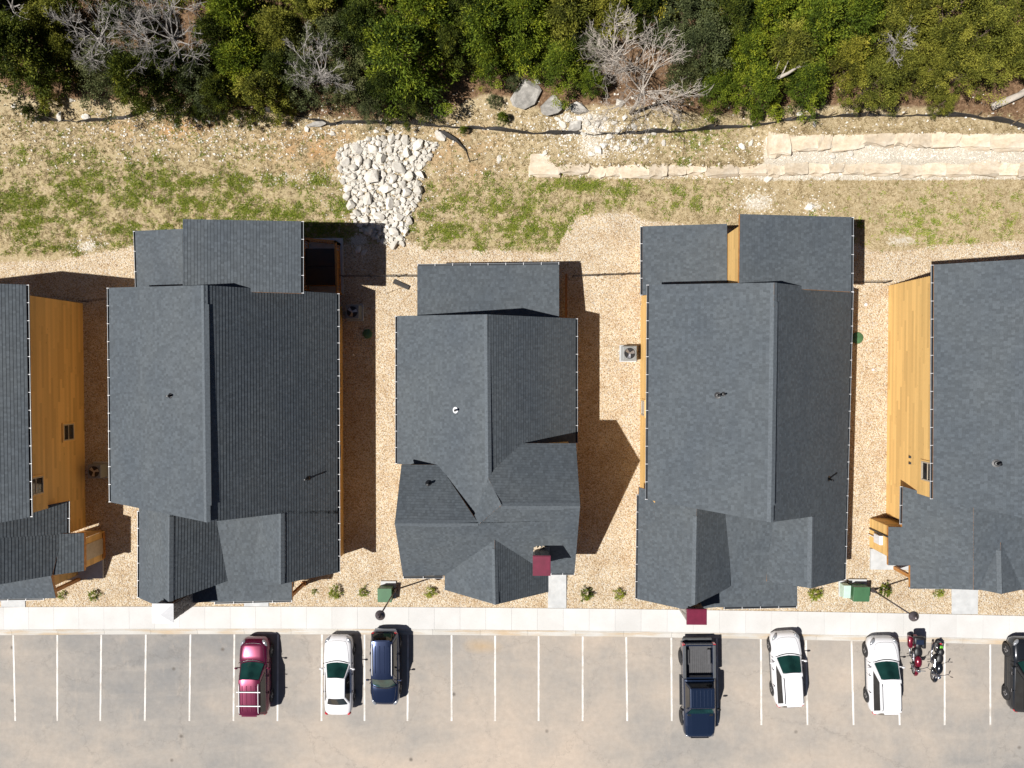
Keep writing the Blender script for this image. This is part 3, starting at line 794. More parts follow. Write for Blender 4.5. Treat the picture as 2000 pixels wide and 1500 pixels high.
# --- the small cabin with two side gables and a front gable
def cabin_small():
    hs = House(W(950, 800, 0), 'dark-shingled cabin with crossing gables and burgundy chimney cap rising through its front roof')
    e = hs.hit
    zr, zk = 2.75, 6.4
    PL = hs.plane((776, 617, zr), (776, 905, zr), (952, 760, zk)); PR = hs.plane((1124, 622, zr), (1124, 850, zr), (953, 760, zk))
    k0, k1 = e(PL, 951, 614), e(PL, 954, 937)
    PRf = PLf = hs.plane((787, 1125, 2.7), (1120, 1121, 2.7), (1080, 988, 7.55))
    a0, a1 = e(PRf, 978, 988), e(PRf, 1133, 988)
    b0, b1 = e(PLf, 771, 1022), e(PLf, 934, 1022)
    hs.slope(PL, [(776, 617), (951, 614), (954, 937), (934, 1022), (846, 912), (776, 906)])
    hs.slope(PR, [(951, 614), (1124, 622), (1124, 895), (1018, 895), (954, 948)])
    hs.cap(k0, k1); hs.vent(k0.lerp(k1, .05), k0.lerp(k1, .85), -1, .95, .2); hs.vent(k0.lerp(k1, .05), k0.lerp(k1, .85), 1, .95, .2)
    PRb = hs.plane((978, 988, a0.z), (1133, 988, a1.z), (1022, 866, e(PR, 1022, 866).z+.06))
    hs.slope(PRb, [(954, 932), (1000, 866), (1125, 866), (1133, 988), (978, 988)])
    hs.slope(PRf, [(934, 1022), (978, 988), (1133, 988), (1122, 1120), (787, 1125), (771, 1022)])
    hs.cap(a0, a1, .17, .15); hs.vent(a0.lerp(a1, .2), a0.lerp(a1, .8), 1, .95, .26); hs.vent(a0.lerp(a1, .2), a0.lerp(a1, .8), -1, .95, .2)
    PLb = hs.plane((771, 1022, b0.z), (934, 1022, b1.z), (852, 908, e(PL, 852, 908).z+.05))
    hs.slope(PLb, [(784, 908), (858, 908), (934, 1022), (771, 1022)])
    hs.slope(hs.plane((934, 1022, b1.z), (978, 988, a0.z), (954, 937, k1.z)), [(925, 1012), (954, 933), (980, 986), (936, 1024)], thick=.1, lift=.02)
    hs.cap(b0, b1, .17, .15); hs.vent(b0.lerp(b1, .28), b0.lerp(b1, .8), 1, .95, .24); hs.vent(b0.lerp(b1, .28), b0.lerp(b1, .8), -1, .95, .2)
    # front gable
    zg = 5.35
    PGl = hs.plane((869, 1128, 2.75), (869, 1152, 2.75), (967, 1120, zg)); PGr = hs.plane((1071, 1100, 2.75), (1071, 1158, 2.75), (967, 1120, zg))
    hs.slope(PGl, [(869, 1105), (966, 1045), (968, 1181), (869, 1152)]); hs.slope(PGr, [(966, 1045), (1071, 1105), (1071, 1156), (968, 1181)])
    g0, g1 = e(PGl, 966, 1072), e(PGl, 968, 1181); hs.cap(g0, g1, .17, .15); hs.vent(g0.lerp(g1, .18), g0.lerp(g1, .78), -1, .95, .24)
    # rear porch shed
    PB = hs.plane((815, 520, 2.6), (1092, 517, 2.6), (950, 612, 3.1))
    hs.slope(PB, [(815, 520), (1092, 517), (1092, 622), (815, 622)])
    hs.gutter(e(PL, 776, 617), e(PL, 776, 906), -UX); hs.gutter(e(PR, 1124, 622), e(PR, 1124, 866), UX)
    hs.gutter(e(PLf, 787, 1126), e(PLf, 866, 1126), -UY); hs.gutter(e(PRf, 1076, 1119), e(PRf, 1122, 1119), -UY)
    hs.gutter(e(PB, 815, 520), e(PB, 1092, 517), UY)
    ov = .4
    xl, xr = e(PL, 776, 760).x+ov, e(PR, 1124, 740).x-ov; yt = k0.y-ov
    yf = e(PRf, 1090, 1119).y+ov; xgl = e(PLf, 771, 1022).x+ov; xgr = a1.x-ov
    yl0 = e(PLb, 784, 908).y-.1; yr0 = e(PRb, 1060, 866).y-.1
    hs.wall((xl, yt), (xl, yf+3), top=2.7); hs.wall((xr, yr0), (xr, yt), top=2.7); hs.wall((xr, yt), (xl, yt))
    hs.wall((xgl, yl0), (xgl, yf)); hs.wall((xgr, yf), (xgr, yr0)); hs.wall((xgl, yf), (xgr, yf), cap=2.7)
    hs.wall((xgr, yr0), (xr-1.5, yr0)); hs.wall((xl+1, yl0), (xgl, yl0))
    yg = g1.y+ov; x0, x1 = e(PGl, 869, 1140).x+ov, e(PGr, 1071, 1140).x-ov
    hs.wall((x0, yg), (x1, yg)); hs.wall((x0, yf), (x0, yg), top=2.7); hs.wall((x1, yg), (x1, yf), top=2.7)
    yb = e(PB, 950, 518).y-.3; xa, xb = e(PB, 815, 520).x+.3, e(PB, 1092, 517).x-.3
    for x in (xa, (xa+xb)/2, xb):
        m_ = MB(); m_.box((x, yb, 1.2), (.16, .16, 2.4)); m_.build('porch_post', M['cedar'], hs.e, world=True)
    m_ = MB(); m_.box(((xa+xb)/2, (yb+yt)/2, .05), (xb-xa+.4, yb-yt+.3, .14)); m_.build('porch_floor', M['concrete_pad'], hs.e, world=True)
    # railing on the right end of the rear porch
    m_ = MB(); xq = W(1106, 580, 1).x
    m_.box((xq, (yb+yt)/2, 1.0), (.12, yb-yt, .06)); m_.box((xq, (yb+yt)/2, .15), (.06, yb-yt, .06))
    for y in np.linspace(yt+.1, yb-.1, 18): m_.box((xq, y, .57), (.035, .035, .78))
    m_.build('railing', M['cedar'], hs.e, world=True)
    hs.pipe(890, 801, PL, .4, .06, True); hs.pipe(837, 944, PLb, .45, .06)
    chimney(hs, 1058, 1105, 6.2, .93, 1.05, 2.6, M['burg_metal'], False)
    # stone lower stack behind the capped flue, as a wider shoulder
    c = W(1058, 1070, 4.9); rs = random.Random(4)
    m_ = MB(); m_.box((c.x, c.y, 4.0), (.88, .5, 1.6)); sh = m_.build('chimney_shoulder', M['limestone'], hs.e, world=True)
    for i in range(14):
        b = MB(); b.box((0, 0, 0), (rs.uniform(.16, .3), rs.uniform(.12, .22), .12), taper=.85); o = b.build('stone', M['limestone'], sh); o.location = (c.x+rs.uniform(-.4, .4), c.y+rs.uniform(-.24, .24), 4.82); o.rotation_euler = (0, 0, rs.uniform(0, 3)); o.matrix_parent_inverse = Matrix.Identity(4)
    return hs
h2 = cabin_small()

# --- right edge cabin
def cabin_right():
    hs = House(W(1950, 800, 0), 'dark-shingled cabin with sunlit cedar plank side wall next to the pale green pedestal'); e = hs.hit
    PL = hs.plane((1824, 517, 5.5), (1822, 975, 5.5), (2100, 760, 8.2))
    hs.slope(PL, [(1824, 517), (2105, 500), (2100, 1032), (1822, 975)])
    k0, k1 = e(PL, 2105, 500), e(PL, 2100, 1032)
    xk = k0.x; xr = xk+6.0
    PRp = (k0.copy(), Vector((.68, 0, .73)))
    def pxof(x, y):
        z = k0.z-(x-xk)*.68/.73; a = to_px(np.array(x), np.array(y), np.array(z)); return float(a[0]), float(a[1])
    hs.slope(PRp, [pxof(xk, k0.y), pxof(xr, k0.y), pxof(xr, k1.y), pxof(xk, k1.y)])
    hs.cap(k0, k1)
    PF = hs.plane((1762, 950, 2.85), (1762, 1024, 2.85), (1901, 1070, 5.5))
    hs.slope(PF, [(1763, 950), (1901, 990), (1901, 1040), (1762, 1030)])
    hs.slope(PF, [(1735, 1029), (1762, 1029.5), (1901, 1036), (1901, 1105), (1735, 1104)], lift=.006)
    hs.slope(PF, [(1778, 1103), (1901, 1103), (1901, 1152), (1778, 1148)])
    PP = hs.plane((1880, 1152, 4.0), (2100, 1152, 4.0), (1980, 1000, 5.2))
    hs.slope(PP, [(1901, 985), (2150, 985), (2150, 1152), (1901, 1152)])
    zg = 4.75
    PGl = hs.plane((1905, 1148, 3.9), (1905, 1090, 3.9), (1955, 1120, zg)); PGr = hs.plane((2003, 1148, 3.9), (2003, 1090, 3.9), (1955, 1120, zg))
    hs.slope(PGl, [(1905, 1030), (1954, 1040), (1956, 1160), (1905, 1150)]); hs.slope(PGr, [(1954, 1040), (2003, 1030), (2003, 1150), (1956, 1160)])
    hs.cap(e(PGl, 1954, 1075), e(PGl, 1956, 1160), .17, .15)
    hs.gutter(e(PL, 1824, 517), e(PL, 1822, 975), -UX); hs.gutter(e(PF, 1763, 950), e(PF, 1762, 1024), -UX)
    g0 = e(PF, 1780, 1148); g1 = e(PF, 1895, 1150); m_ = MB()
    xl = e(PL, 1823, 750).x+.32; yt = k0.y-.5; yf = e(PL, 1822, 975).y+.4
    yq = e(PF, 1763, 950).y-.3; hs.wall((xl, yt), (xl, yq), top=5.45); hs.wall((xl, yq), (xl, e(PF, 1762, 1024).y), top=2.7)
    hs.wall((xr-.4, yt), (xl, yt)); hs.wall((xl, yf), (xr-.4, yf), top=2.7); hs.wall((xr-.4, yf), (xr-.4, yt), top=2.3)
    # bump-out on the side
    q0, q1 = e(PF, 1735, 1029), e(PF, 1735, 1104); xb = W(1699, 1050, 0).x
    ya, yb = W(1699, 1012, 0).y, W(1699, 1068, 0).y
    hs.wall((xb, ya), (xb, yb), top=2.25); hs.wall((xl+.3, ya), (xb, ya), top=2.3); hs.wall((xb, yb), (xl+3, yb), cap=2.3)
    m_ = MB()
    mm = W(1716, 1052, 1.3); m_.box((xb-.12, W(1716, 1053, 1.3).y, 1.3), (.2, .55, .75)); m_.box((xb-.1, W(1716, 1053, 1.3).y, .5), (.07, .07, 1.0))
    m_.build('meter_box', M['white_metal'], hs.e, bevel=.02, world=True)
    m_ = MB(); m_.box((xb-.06, W(1710, 1040, 1.2).y, 1.2), (.08, .08, 2.2)); m_.build('conduit', M['fascia'], hs.e, world=True)
    hs.window(Vector((xl-.01, W(1811, 923, 4.9).y, 4.55)), (-1, 0), 1.05, 1.15)
    for py in (893, 905):
        m_ = MB(); p = W(1771, py, 2.8); m_.box((xl-.06, p.y, 2.75), (.12, .12, .1)); m_.build('wall_vent', M['fascia'], hs.e, world=True)
    # slab and post
    s0, s1 = W(1699, 1071, 0), W(1790, 1112, 0); m_ = MB(); m_.box(((s0.x+s1.x)/2, (s0.y+s1.y)/2, .05), (s1.x-s0.x, s0.y-s1.y, .14)); m_.build('patio_slab', M['concrete_pad'], hs.e, world=True)
    pb = W(1746, 1108, 0); m_ = MB(); m_.box((pb.x, pb.y, 1.35), (.2, .2, 2.7)); m_.build('porch_post', M['cedar'], hs.e, world=True)
    hs.pipe(1946, 905, PL, .35, .07)
    hs.gutter(e(PF, 1780, 1148)+Vector((0, 0, -.2)), Vector((e(PF, 1888, 1151).x, e(PF, 1780, 1148).y, e(PF, 1780, 1148).z-.2)), -UY)
    return hs
h4 = cabin_right()

# --- left edge cabin
def cabin_left():
    hs = House(W(20, 800, 0), 'dark-shingled cabin with shaded cedar plank side wall and two small windows'); e = hs.hit
    PL = hs.plane((51, 556, 5.5), (58, 1010, 5.5), (-255, 780, 8.3))
    hs.slope(PL, [(51, 556), (58, 1010), (-255, 1070), (-262, 545)])
    k0, k1 = e(PL, -262, 545), e(PL, -255, 1070); xk = k0.x; xr = xk-6
    PRp = (k0.copy(), Vector((-.68, 0, .73)))
    def pxof(x, y):
        z = k0.z-abs(x-xk)*.68/.73; a = to_px(np.array(x), np.array(y), np.array(z)); return float(a[0]), float(a[1])
    hs.slope(PRp, [pxof(xk, k0.y), pxof(xr, k0.y), pxof(xr, k1.y), pxof(xk, k1.y)])
    hs.cap(k0, k1)
    PF = hs.plane((131, 980, 2.85), (131, 1045, 2.85), (-27, 1070, 5.5))
    hs.slope(PF, [(131, 979), (131, 1046), (120, 1046), (-27, 1060), (-27, 1010)])
    hs.slope(PF, [(121, 1044), (102, 1124), (-27, 1146), (-27, 1052)], lift=.006)
    PB = hs.plane((164, 1045, 2.5), (164, 1115, 2.5), (118, 1080, 3.1))
    hs.slope(PB, [(112, 1043), (164, 1041), (164, 1115), (100, 1124)])
    PP = hs.plane((0, 1169, 2.6), (108, 1167, 2.6), (50, 1130, 3.2))
    hs.slope(PP, [(-60, 1120), (98, 1118), (109, 1168), (-60, 1171)])
    hs.gutter(e(PL, 51, 556), e(PL, 58, 1010), UX); hs.gutter(e(PF, 131, 979), e(PF, 131, 1046), UX); hs.gutter(e(PP, -20, 1170), e(PP, 85, 1168), -UY)
    xw = e(PL, 55, 780).x-.35; yt = k0.y-.5
    ye = W(170, 1030, 0).y
    yq = e(PF, 131, 979).y-.3; hs.wall((xw, ye), (xw, yq), top=2.7); hs.wall((xw, yq), (xw, yt), top=5.45); hs.wall((xw, yt), (xr+.4, yt)); hs.wall((xr+.4, yt), (xr+.4, k1.y+.5), top=2.4); hs.wall((xr+.4, k1.y+.5), (xw, k1.y+.5))
    xb = W(203, 1060, 0).x; ya, yb = W(203, 1037, 0).y, W(203, 1092, 0).y
    hs.wall((xb, yb), (xb, ya), top=2.2); hs.wall((xb, ya), (xw-.2, ya), top=2.25); hs.wall((xw-1.5, yb), (xb, yb), top=2.25)
    m_ = MB(); m_.box((xb+.03, (ya+yb)/2, 1.05), (.06, abs(ya-yb)*.55, 1.95)); m_.build('door', M['win_frame'], hs.e, world=True)
    m_ = MB()
    for zz in (.1, 2.05):
        m_ = MB(); m_.box((xb+.05, (ya+yb)/2, zz), (.08, abs(ya-yb)*.9, .22)); m_.build('trim_board', M['cedar'], hs.e, world=True)
    hs.window(Vector((xw+.01, W(139, 844, 1.6).y, 1.6)), (1, 0), 1.0, 1.0); hs.window(Vector((xw+.01, W(76, 949, 4.5).y, 4.55)), (1, 0), 1.0, 1.2)
    s0, s1 = W(112, 1092, 0), W(203, 1129, 0); m_ = MB(); m_.box(((s0.x+s1.x)/2, (s0.y+s1.y)/2, .05), (s1.x-s0.x, s0.y-s1.y, .14)); m_.build('patio_slab', M['concrete_pad'], hs.e, world=True)
    pb = W(155, 1131, 0); m_ = MB(); m_.box((pb.x, pb.y, 1.3), (.2, .2, 2.6)); m_.build('porch_post', M['cedar'], hs.e, world=True)
    hs.wall((e(PP, -60, 1150).x, e(PP, 0, 1160).y+.4), (e(PP, 104, 1150).x-.3, e(PP, 0, 1160).y+.4), cap=2.5); hs.wall((e(PP, 104, 1150).x-.3, e(PP, 0, 1160).y+.4), (e(PP, 104, 1150).x-.3, yb), cap=2.6)
    return hs
h0 = cabin_left()

#@@OBJECTS
# ------------------------------------------------------------------ back deck with hot tub beside the white-capped cabin
def deck_area():
    p0, p1 = W(600, 466, 0), W(668, 575, 0)
    m_ = MB(); m_.box(((p0.x+p1.x)/2-.8, (p0.y+p1.y)/2, .06), (p1.x-p0.x+1.8, p0.y-p1.y, .16)); m_.build('patio_slab', M['concrete_pad'], h1.e, world=True)
    def rail(a, b):
        d = (b-a); L = d.length; d.normalize(); ang = math.atan2(d.y, d.x); c = (a+b)/2
        m_ = MB(); m_.box((c.x, c.y, 1.16), (L, .13, .05), ang); r = m_.build('railing', M['cedar'], h1.e, world=True)
        m_ = MB(); m_.box((c.x, c.y, .27), (L, .05, .08), ang); o = m_.build('bottom_rail', M['cedar'], r); o.matrix_parent_inverse = Matrix.Identity(4)
        n = int(L/.16)
        for i in range(n+1):
            p = a.lerp(b, i/n); m2 = MB(); post = i in (0, n)
            w = .11 if post else .04
            m2.box((0, 0, 0), (w, w, 1.2 if post else .84)); o = m2.build('post' if post else 'baluster', M['cedar'], r)
            o.location = (p.x, p.y, .68 if post else .72); o.matrix_parent_inverse = Matrix.Identity(4)
    A, B, Cc, D = W(604, 568, .1), W(604, 472, .1), W(664, 478, .1), W(667, 574, .1)
    rail(A, B); rail(B, Cc); rail(Cc, D)
    t = W(629, 522, .8)
    hb = thing('hot_tub', (t.x, t.y, .14), 'black covered hot tub inside the wooden railing of the patio', 'hot tub')
    m_ = MB(); m_.box((0, 0, .4), (1.85, 2.2, .8)); m_.build('tub_cabinet', M['cedar'], hb, bevel=.12)
    m_ = MB(); m_.box((0, .56, .85), (1.95, 1.12, .1)); m_.box((0, -.56, .85), (1.95, 1.12, .1)); m_.build('tub_cover', M['black'], hb, bevel=.04)
deck_area()

# ------------------------------------------------------------------ walkways from pavement to porches
for x0, x1, y0, lab in ((5, 52, 1168, 'short grey concrete path in front of the cabin with the shaded side wall'), (478, 526, 1168, 'short grey concrete path in front of the cabin with white chimney cap'),
                        (1070, 1106, 1112, 'pale concrete path leading to the cabin with crossing gables'), (1857, 1908, 1148, 'short grey concrete path in front of the cabin with the sunlit side wall')):
    a = W(x0, y0, 0); b = W(x1, y0, 0); m_ = MB(); yb = Y_WALK+.02+(kerb_y(a.x)-Y_LOT)*.8
    m_.box(((a.x+b.x)/2, (a.y+yb)/2, .04), (b.x-a.x, a.y-yb, .2))
    tag(m_.build('front_path', M['concrete_pad'], bevel=.01), kind='structure')

# ------------------------------------------------------------------ stones
def hull_mesh(name, seed, mat, n=16, flat=.7, rough=.25):
    r = random.Random(seed); bm = bmesh.new()
    for _ in range(n):
        v = Vector((r.gauss(0, 1), r.gauss(0, 1), r.gauss(0, 1))).normalized()*(1-r.random()*rough)
        bm.verts.new((v.x, v.y*r.uniform(.8, 1), v.z*flat))
    res = bmesh.ops.convex_hull(bm, input=bm.verts)
    bmesh.ops.delete(bm, geom=[g for g in res['geom_interior'] if isinstance(g, bmesh.types.BMVert)], context='VERTS')
    me = bpy.data.meshes.new(name); bm.to_mesh(me); bm.free(); me.materials.append(mat); return me
STONES = [hull_mesh('stone_shape', 100+i, M['riprap'], 18) for i in range(12)]
def inst(name, me, loc, rot, scale, parent=None):
    o = bpy.data.objects.new(name, me); C.objects.link(o); o.location = loc; o.rotation_euler = rot; o.scale = scale
    if parent: o.parent = parent
    return o
def in_poly(pg, x, y):
    ins = False; j = len(pg)-1
    for i in range(len(pg)):
        if (pg[i][1] > y) != (pg[j][1] > y) and x < (pg[j][0]-pg[i][0])*(y-pg[i][1])/(pg[j][1]-pg[i][1])+pg[i][0]: ins = not ins
        j = i
    return ins
def rock_soup(name, pts, mat, parent=None):
    """many small stones joined: pts = list of (x, y, z, r)"""
    r = random.Random(5); shapes = []
    for i in range(6):
        me = hull_mesh('tmp', 300+i, mat, 9); shapes.append(([v.co.copy() for v in me.vertices], [tuple(p.vertices) for p in me.polygons])); bpy.data.meshes.remove(me)
    vs, fs = [], []
    for x, y, z, rad in pts:
        V, Fc = r.choice(shapes); b = len(vs); a = r.uniform(0, 6.28); ca, sa = math.cos(a), math.sin(a)
        for v in V: vs.append((x+(v.x*ca-v.y*sa)*rad, y+(v.x*sa+v.y*ca)*rad*.85, z+v.z*rad))
        fs.extend(tuple(i+b for i in f) for f in Fc)
    me = bpy.data.meshes.new(name); me.from_pydata(vs, [], fs); me.materials.append(mat)
    o = bpy.data.objects.new(name, me); C.objects.link(o)
    if parent: o.parent = parent
    return kind_stuff(o)
RIP = [(658, 300), (672, 284), (700, 276), (760, 264), (800, 272), (858, 280), (842, 306), (822, 330), (826, 350), (822, 385), (804, 415), (797, 455), (786, 478), (760, 480), (735, 470), (708, 452), (690, 430), (684, 395), (668, 352)]
def riprap():
    e = bpy.data.objects.new('riprap_bed', None); C.objects.link(e)
    c = G(745, 370)
    tag(e, 'bed of pale limestone riprap stones running down the slope behind the cabins', 'rock bed')
    r = random.Random(3); placed = []; big = [(695, 292, 15), (730, 345, 19), (765, 272, 11), (716, 330, 13), (795, 300, 13), (745, 310, 14), (780, 330, 14), (700, 315, 12), (675, 318, 12), (755, 370, 13), (800, 345, 12), (720, 390, 13), (762, 400, 12), (742, 425, 12), (770, 455, 12), (780, 425, 11)]
    cand = big[:]
    for _ in range(9000):
        x, y = r.uniform(655, 860), r.uniform(262, 482)
        cand.append((x, y, r.choice((5, 6, 7, 7.5, 8.5, 10, 11.5))))
    for x, y, s_ in cand:
        if len(placed) >= 296: break
        if not in_poly(RIP, x, y): continue
        if all((x-a)**2+(y-b)**2 > (.72*(s_+c_))**2 for a, b, c_ in placed): placed.append((x, y, s_))
    for x, y, s_ in placed:
        p = G(x, y); rad = s_/31.3
        inst('stone', r.choice(STONES), (p.x, p.y, p.z+rad*.35+.06), (r.uniform(-.3, .3), r.uniform(-.3, .3), r.uniform(0, 6.28)), (rad*1.12*r.uniform(.9, 1.15), rad*1.12*r.uniform(.8, 1), rad*r.uniform(.75, 1.0)), e)
    pts = []
    for _ in range(5200):
        x, y = r.uniform(650, 865), r.uniform(258, 486)
        if in_poly(RIP, x, y): p = G(x, y); pts.append((p.x, p.y, p.z+.03, r.uniform(.07, .2)))
    rock_soup('small_stones', pts, M['riprap'], e)
riprap()

# ------------------------------------------------------------------ stacked stone retaining walls
def block_mesh(seed, mat):
    r = random.Random(seed); bm = bmesh.new()
    bmesh.ops.create_cube(bm, size=1)
    bmesh.ops.subdivide_edges(bm, edges=bm.edges, cuts=2, use_grid_fill=True)
    for v in bm.verts:
        if v.co.length > .8: v.co *= r.uniform(.82, .95)
        elif v.co.length > .68: v.co *= r.uniform(.9, 1.0)
        v.co += Vector((r.uniform(-.05, .05), r.uniform(-.09, .09), r.uniform(-.16, .06)))
    me = bpy.data.meshes.new('block_shape'); bm.to_mesh(me); bm.free(); me.materials.append(mat); return me
BLOCKS = [block_mesh(40+i, M['limestone']) for i in range(8)]
def retaining(label, line, depth, height, n_course, x_end):
    e = bpy.data.objects.new('retaining_wall', None); C.objects.link(e); tag(e, label, 'wall', 'stacked stone retaining walls')
    r = random.Random(int(line[0][0]))
    xs_ = [q[0] for q in line]; ys_ = [q[1] for q in line]
    for c in range(n_course):
        px = line[0][0]+c*9
        while px < x_end:
            w = r.uniform(26, 70); y = np.interp(px+w/2, xs_, ys_); y2 = np.interp(px+w, xs_, ys_); y1 = np.interp(px, xs_, ys_)
            base = gz(W(px+w/2, y+12).x, W(px+w/2, y+12).y-.4)
            p = W(px+w/2, y, base+height*(c+.5)); ang = -math.atan2(y2-y1, w)
            k = depth*r.uniform(.86, 1.12)
            inst('block', r.choice(BLOCKS), (p.x, p.y+c*.12+(depth-k)*.3, base+height*(c+.5)-.06), (r.uniform(-.03, .03), r.uniform(-.03, .03), ang+r.uniform(-.05, .05)), (w/31.5*1.06, k, height*r.uniform(.92, 1.1)), e)
            px += w
    return e
retaining('low stacked limestone wall running along the grass behind the cabins', [(1035, 322), (1120, 322), (1200, 328), (1400, 322), (1600, 322), (1800, 324), (2080, 332)], 1.12, .45, 1, 2070)
retaining('upper stacked limestone wall standing behind a strip of crushed stone', [(1500, 278), (1580, 270), (1700, 262), (1800, 264), (1900, 268), (2080, 272)], 1.55, .5, 1, 2070)

# ------------------------------------------------------------------ boulders and loose rocks
def boulder(px, py, rx, ry, rz, seed, label):
    p = G(px, py); me = hull_mesh('boulder_shape', seed, M['boulder'], 20, .8, .3)
    o = inst('boulder', me, (p.x, p.y, p.z+.18*rx/31), (0.15, -.1, rz), (rx/31.3, ry/31.3, .62*min(rx, ry)/31.3))
    tag(o, label, 'boulder', 'grey boulders at the edge of the wood')
boulder(1028, 187, 38, 31, .7, 61, 'largest tilted grey boulder, next to the dark cedar shade')
boulder(1078, 211, 32, 25, -.3, 62, 'rounded pale grey boulder between the largest boulder and the silt fence')
boulder(1128, 214, 24, 17, .2, 63, 'flat dark grey boulder below the bare trees')
boulder(1122, 250, 22, 14, .4, 64, 'light grey boulder lying against the black silt fence')
boulder(617, 245, 24, 9, .1, 66, 'long white rock slab beside the silt fence under the grey-green tree')
rr_ = random.Random(9); LR = []
LOOSE = [(118, 228, 10), (170, 230, 10), (140, 196, 5), (28, 208, 6), (1110, 232, 8), (1145, 240, 9), (1190, 268, 9), (1210, 202, 10), (1170, 295, 10), (1155, 303, 8), (1262, 275, 6), (1296, 280, 7), (1238, 248, 7), (860, 265, 13), (1448, 287, 8), (1466, 279, 7), (1065, 300, 7), (975, 312, 8), (1228, 278, 6), (1105, 228, 7), (1500, 350, 9), (1562, 225, 9), (1590, 244, 6), (1100, 255, 6), (1200, 240, 6), (1580, 405, 10), (700, 488, 9), (712, 493, 7), (735, 258, 6), (650, 262, 7), (1830, 170, 10), (1590, 283, 8), (1660, 300, 9), (1625, 305, 7), (1098, 243, 9), (1132, 232, 7), (1152, 228, 6), (1168, 244, 8), (1182, 232, 6), (1160, 256, 7), (1205, 256, 8), (1220, 232, 7), (1140, 262, 6), (1180, 284, 8), (1205, 290, 7), (1088, 232, 6), (1240, 290, 7), (1275, 262, 6), (1020, 165, 8), (1050, 160, 7), (1010, 205, 8), (300, 214, 7), (385, 232, 7), (410, 238, 5), (345, 245, 6), (600, 252, 7), (760, 250, 6)]
for i, (x, y, s_) in enumerate(LOOSE):
    p = G(x, y); rad = s_/31.3
    o = inst('loose_rock', rr_.choice(STONES), (p.x, p.y, p.z+rad*.25), (rr_.uniform(-.2, .2), 0, rr_.uniform(0, 6)), (rad*1.2, rad*.9, rad*.7))
    tag(o, ('large' if s_ > 9 else 'small' if s_ < 7 else 'medium')+' pale loose rock '+('below' if y > 262 else 'above')+' the silt fence '+('past the dark cedars' if x < 420 else 'near the riprap stones' if x < 900 else 'near the grey boulders' if x < 1250 else 'near the stone walls'), 'rock', 'loose rocks on the slope')
pts = []
for _ in range(5200):
    x = rr_.uniform(-60, 2060); y = rr_.gauss(262, 36)
    if y > 345 or y < 150: continue
    if rr_.random() > .25+.75*(math.exp(-((x-1150)/160)**2)+math.exp(-((x-380)/200)**2)+.4*math.exp(-((x-700)/250)**2)): continue
    p = G(x, y); pts.append((p.x, p.y, p.z+.01, rr_.uniform(.03, .13)*rr_.uniform(.6, 1.2)))
for x0, y0, rx, ry, n in ((170, 480, 32, 18, 130), (1480, 395, 50, 28, 160), (560, 350, 100, 14, 120), (1590, 402, 30, 20, 80), (1760, 285, 260, 20, 900), (1500, 340, 480, 9, 1100), (1750, 306, 260, 10, 500), (1150, 250, 70, 30, 700), (1200, 290, 90, 20, 300), (745, 370, 110, 110, 500)):
    for _ in range(n):
        p = G(rr_.gauss(x0, rx*.6), rr_.gauss(y0, ry*.6)); pts.append((p.x, p.y, p.z+.01, rr_.uniform(.03, .1)))
rock_soup('scattered_rubble', pts, M['riprap'])['label'] = 'small pale rubble scattered on the slope'
# a skin of separate pebbles over the gravel
pts = []
for _ in range(26000):
    x, y = rr_.uniform(-20, 2020), rr_.uniform(425, 1190)
    if y < np.interp(x, GX, GY)+rr_.uniform(-8, 6): continue
    p = W(x, y, 0); pts.append((p.x, p.y, gz(p.x, p.y)+.012, rr_.uniform(.022, .048)))
M['pebble'] = None
def pebble_mat():
    t = NT('river_pebble'); p = t.pos()
    vo = t.n('ShaderNodeTexVoronoi', {'Scale': 9.0}); t.set(vo, 'Vector', p)
    cs = t.n('ShaderNodeSeparateColor', {0: vo.outputs['Color']})
    return t.out(t.ramp(cs.outputs[1], [(0, (.27, .18, .11)), (.25, (.48, .355, .23)), (.6, (.62, .495, .35)), (1, (.74, .67, .56))]), .85, spec=.2)
M['pebble'] = pebble_mat()
rock_soup('gravel_pebbles', pts, M['pebble'])['label'] = 'tan river gravel between the cabins'

# ------------------------------------------------------------------ silt fence
def silt(line, label, lay):
    e = bpy.data.objects.new('silt_fence', None); C.objects.link(e); tag(e, label, 'fence', 'black silt fences at the edge of the wood')
    P = []
    for (a, b), (c, d) in zip(line[:-1], line[1:]):
        n = max(2, int(math.hypot(c-a, d-b)/10))
        for i in range(n): P.append((a+(c-a)*i/n, b+(d-b)*i/n+random.uniform(-1.2, 1.2)))
    P.append(line[-1]); m_ = MB(); prev = None
    for i, (x, y) in enumerate(P):
        g = G(x, y); h = .3+.12*math.sin(i*.7)+.1*math.sin(i*.23+2); s_ = lay*(.35+.45*math.sin(i*.45+1)+.2*math.sin(i*1.3)); h -= .3*max(0, math.sin(i*.11+1.5)-.55)
        ring = [g+Vector((0, -.03, -.05)), g+Vector((0, s_*.3, h*.55)), g+Vector((0, s_, h)), g+Vector((0, s_+.03, h)), g+Vector((0, s_*.3+.03, h*.55)), g+Vector((0, .02, -.05))]
        if prev:
            for k in range(5): m_.face([prev[k], ring[k], ring[k+1], prev[k+1]])
        prev = ring
    m_.build('fabric', M['silt'], e, True)
    for i in range(0, len(P), 7):
        g = G(*P[i]); m2 = MB(); m2.box((0, 0, 0), (.045, .045, .8)); o = m2.build('stake', M['stake'], e); o.location = (g.x, g.y+.08, g.z+.33); o.rotation_euler = (random.uniform(-.2, .2), random.uniform(-.2, .2), 0)
silt([(70, 236), (150, 238), (245, 234), (287, 217), (336, 226), (392, 228)], 'black silt fence fabric sagging on stakes below the two large bare trees', .16)
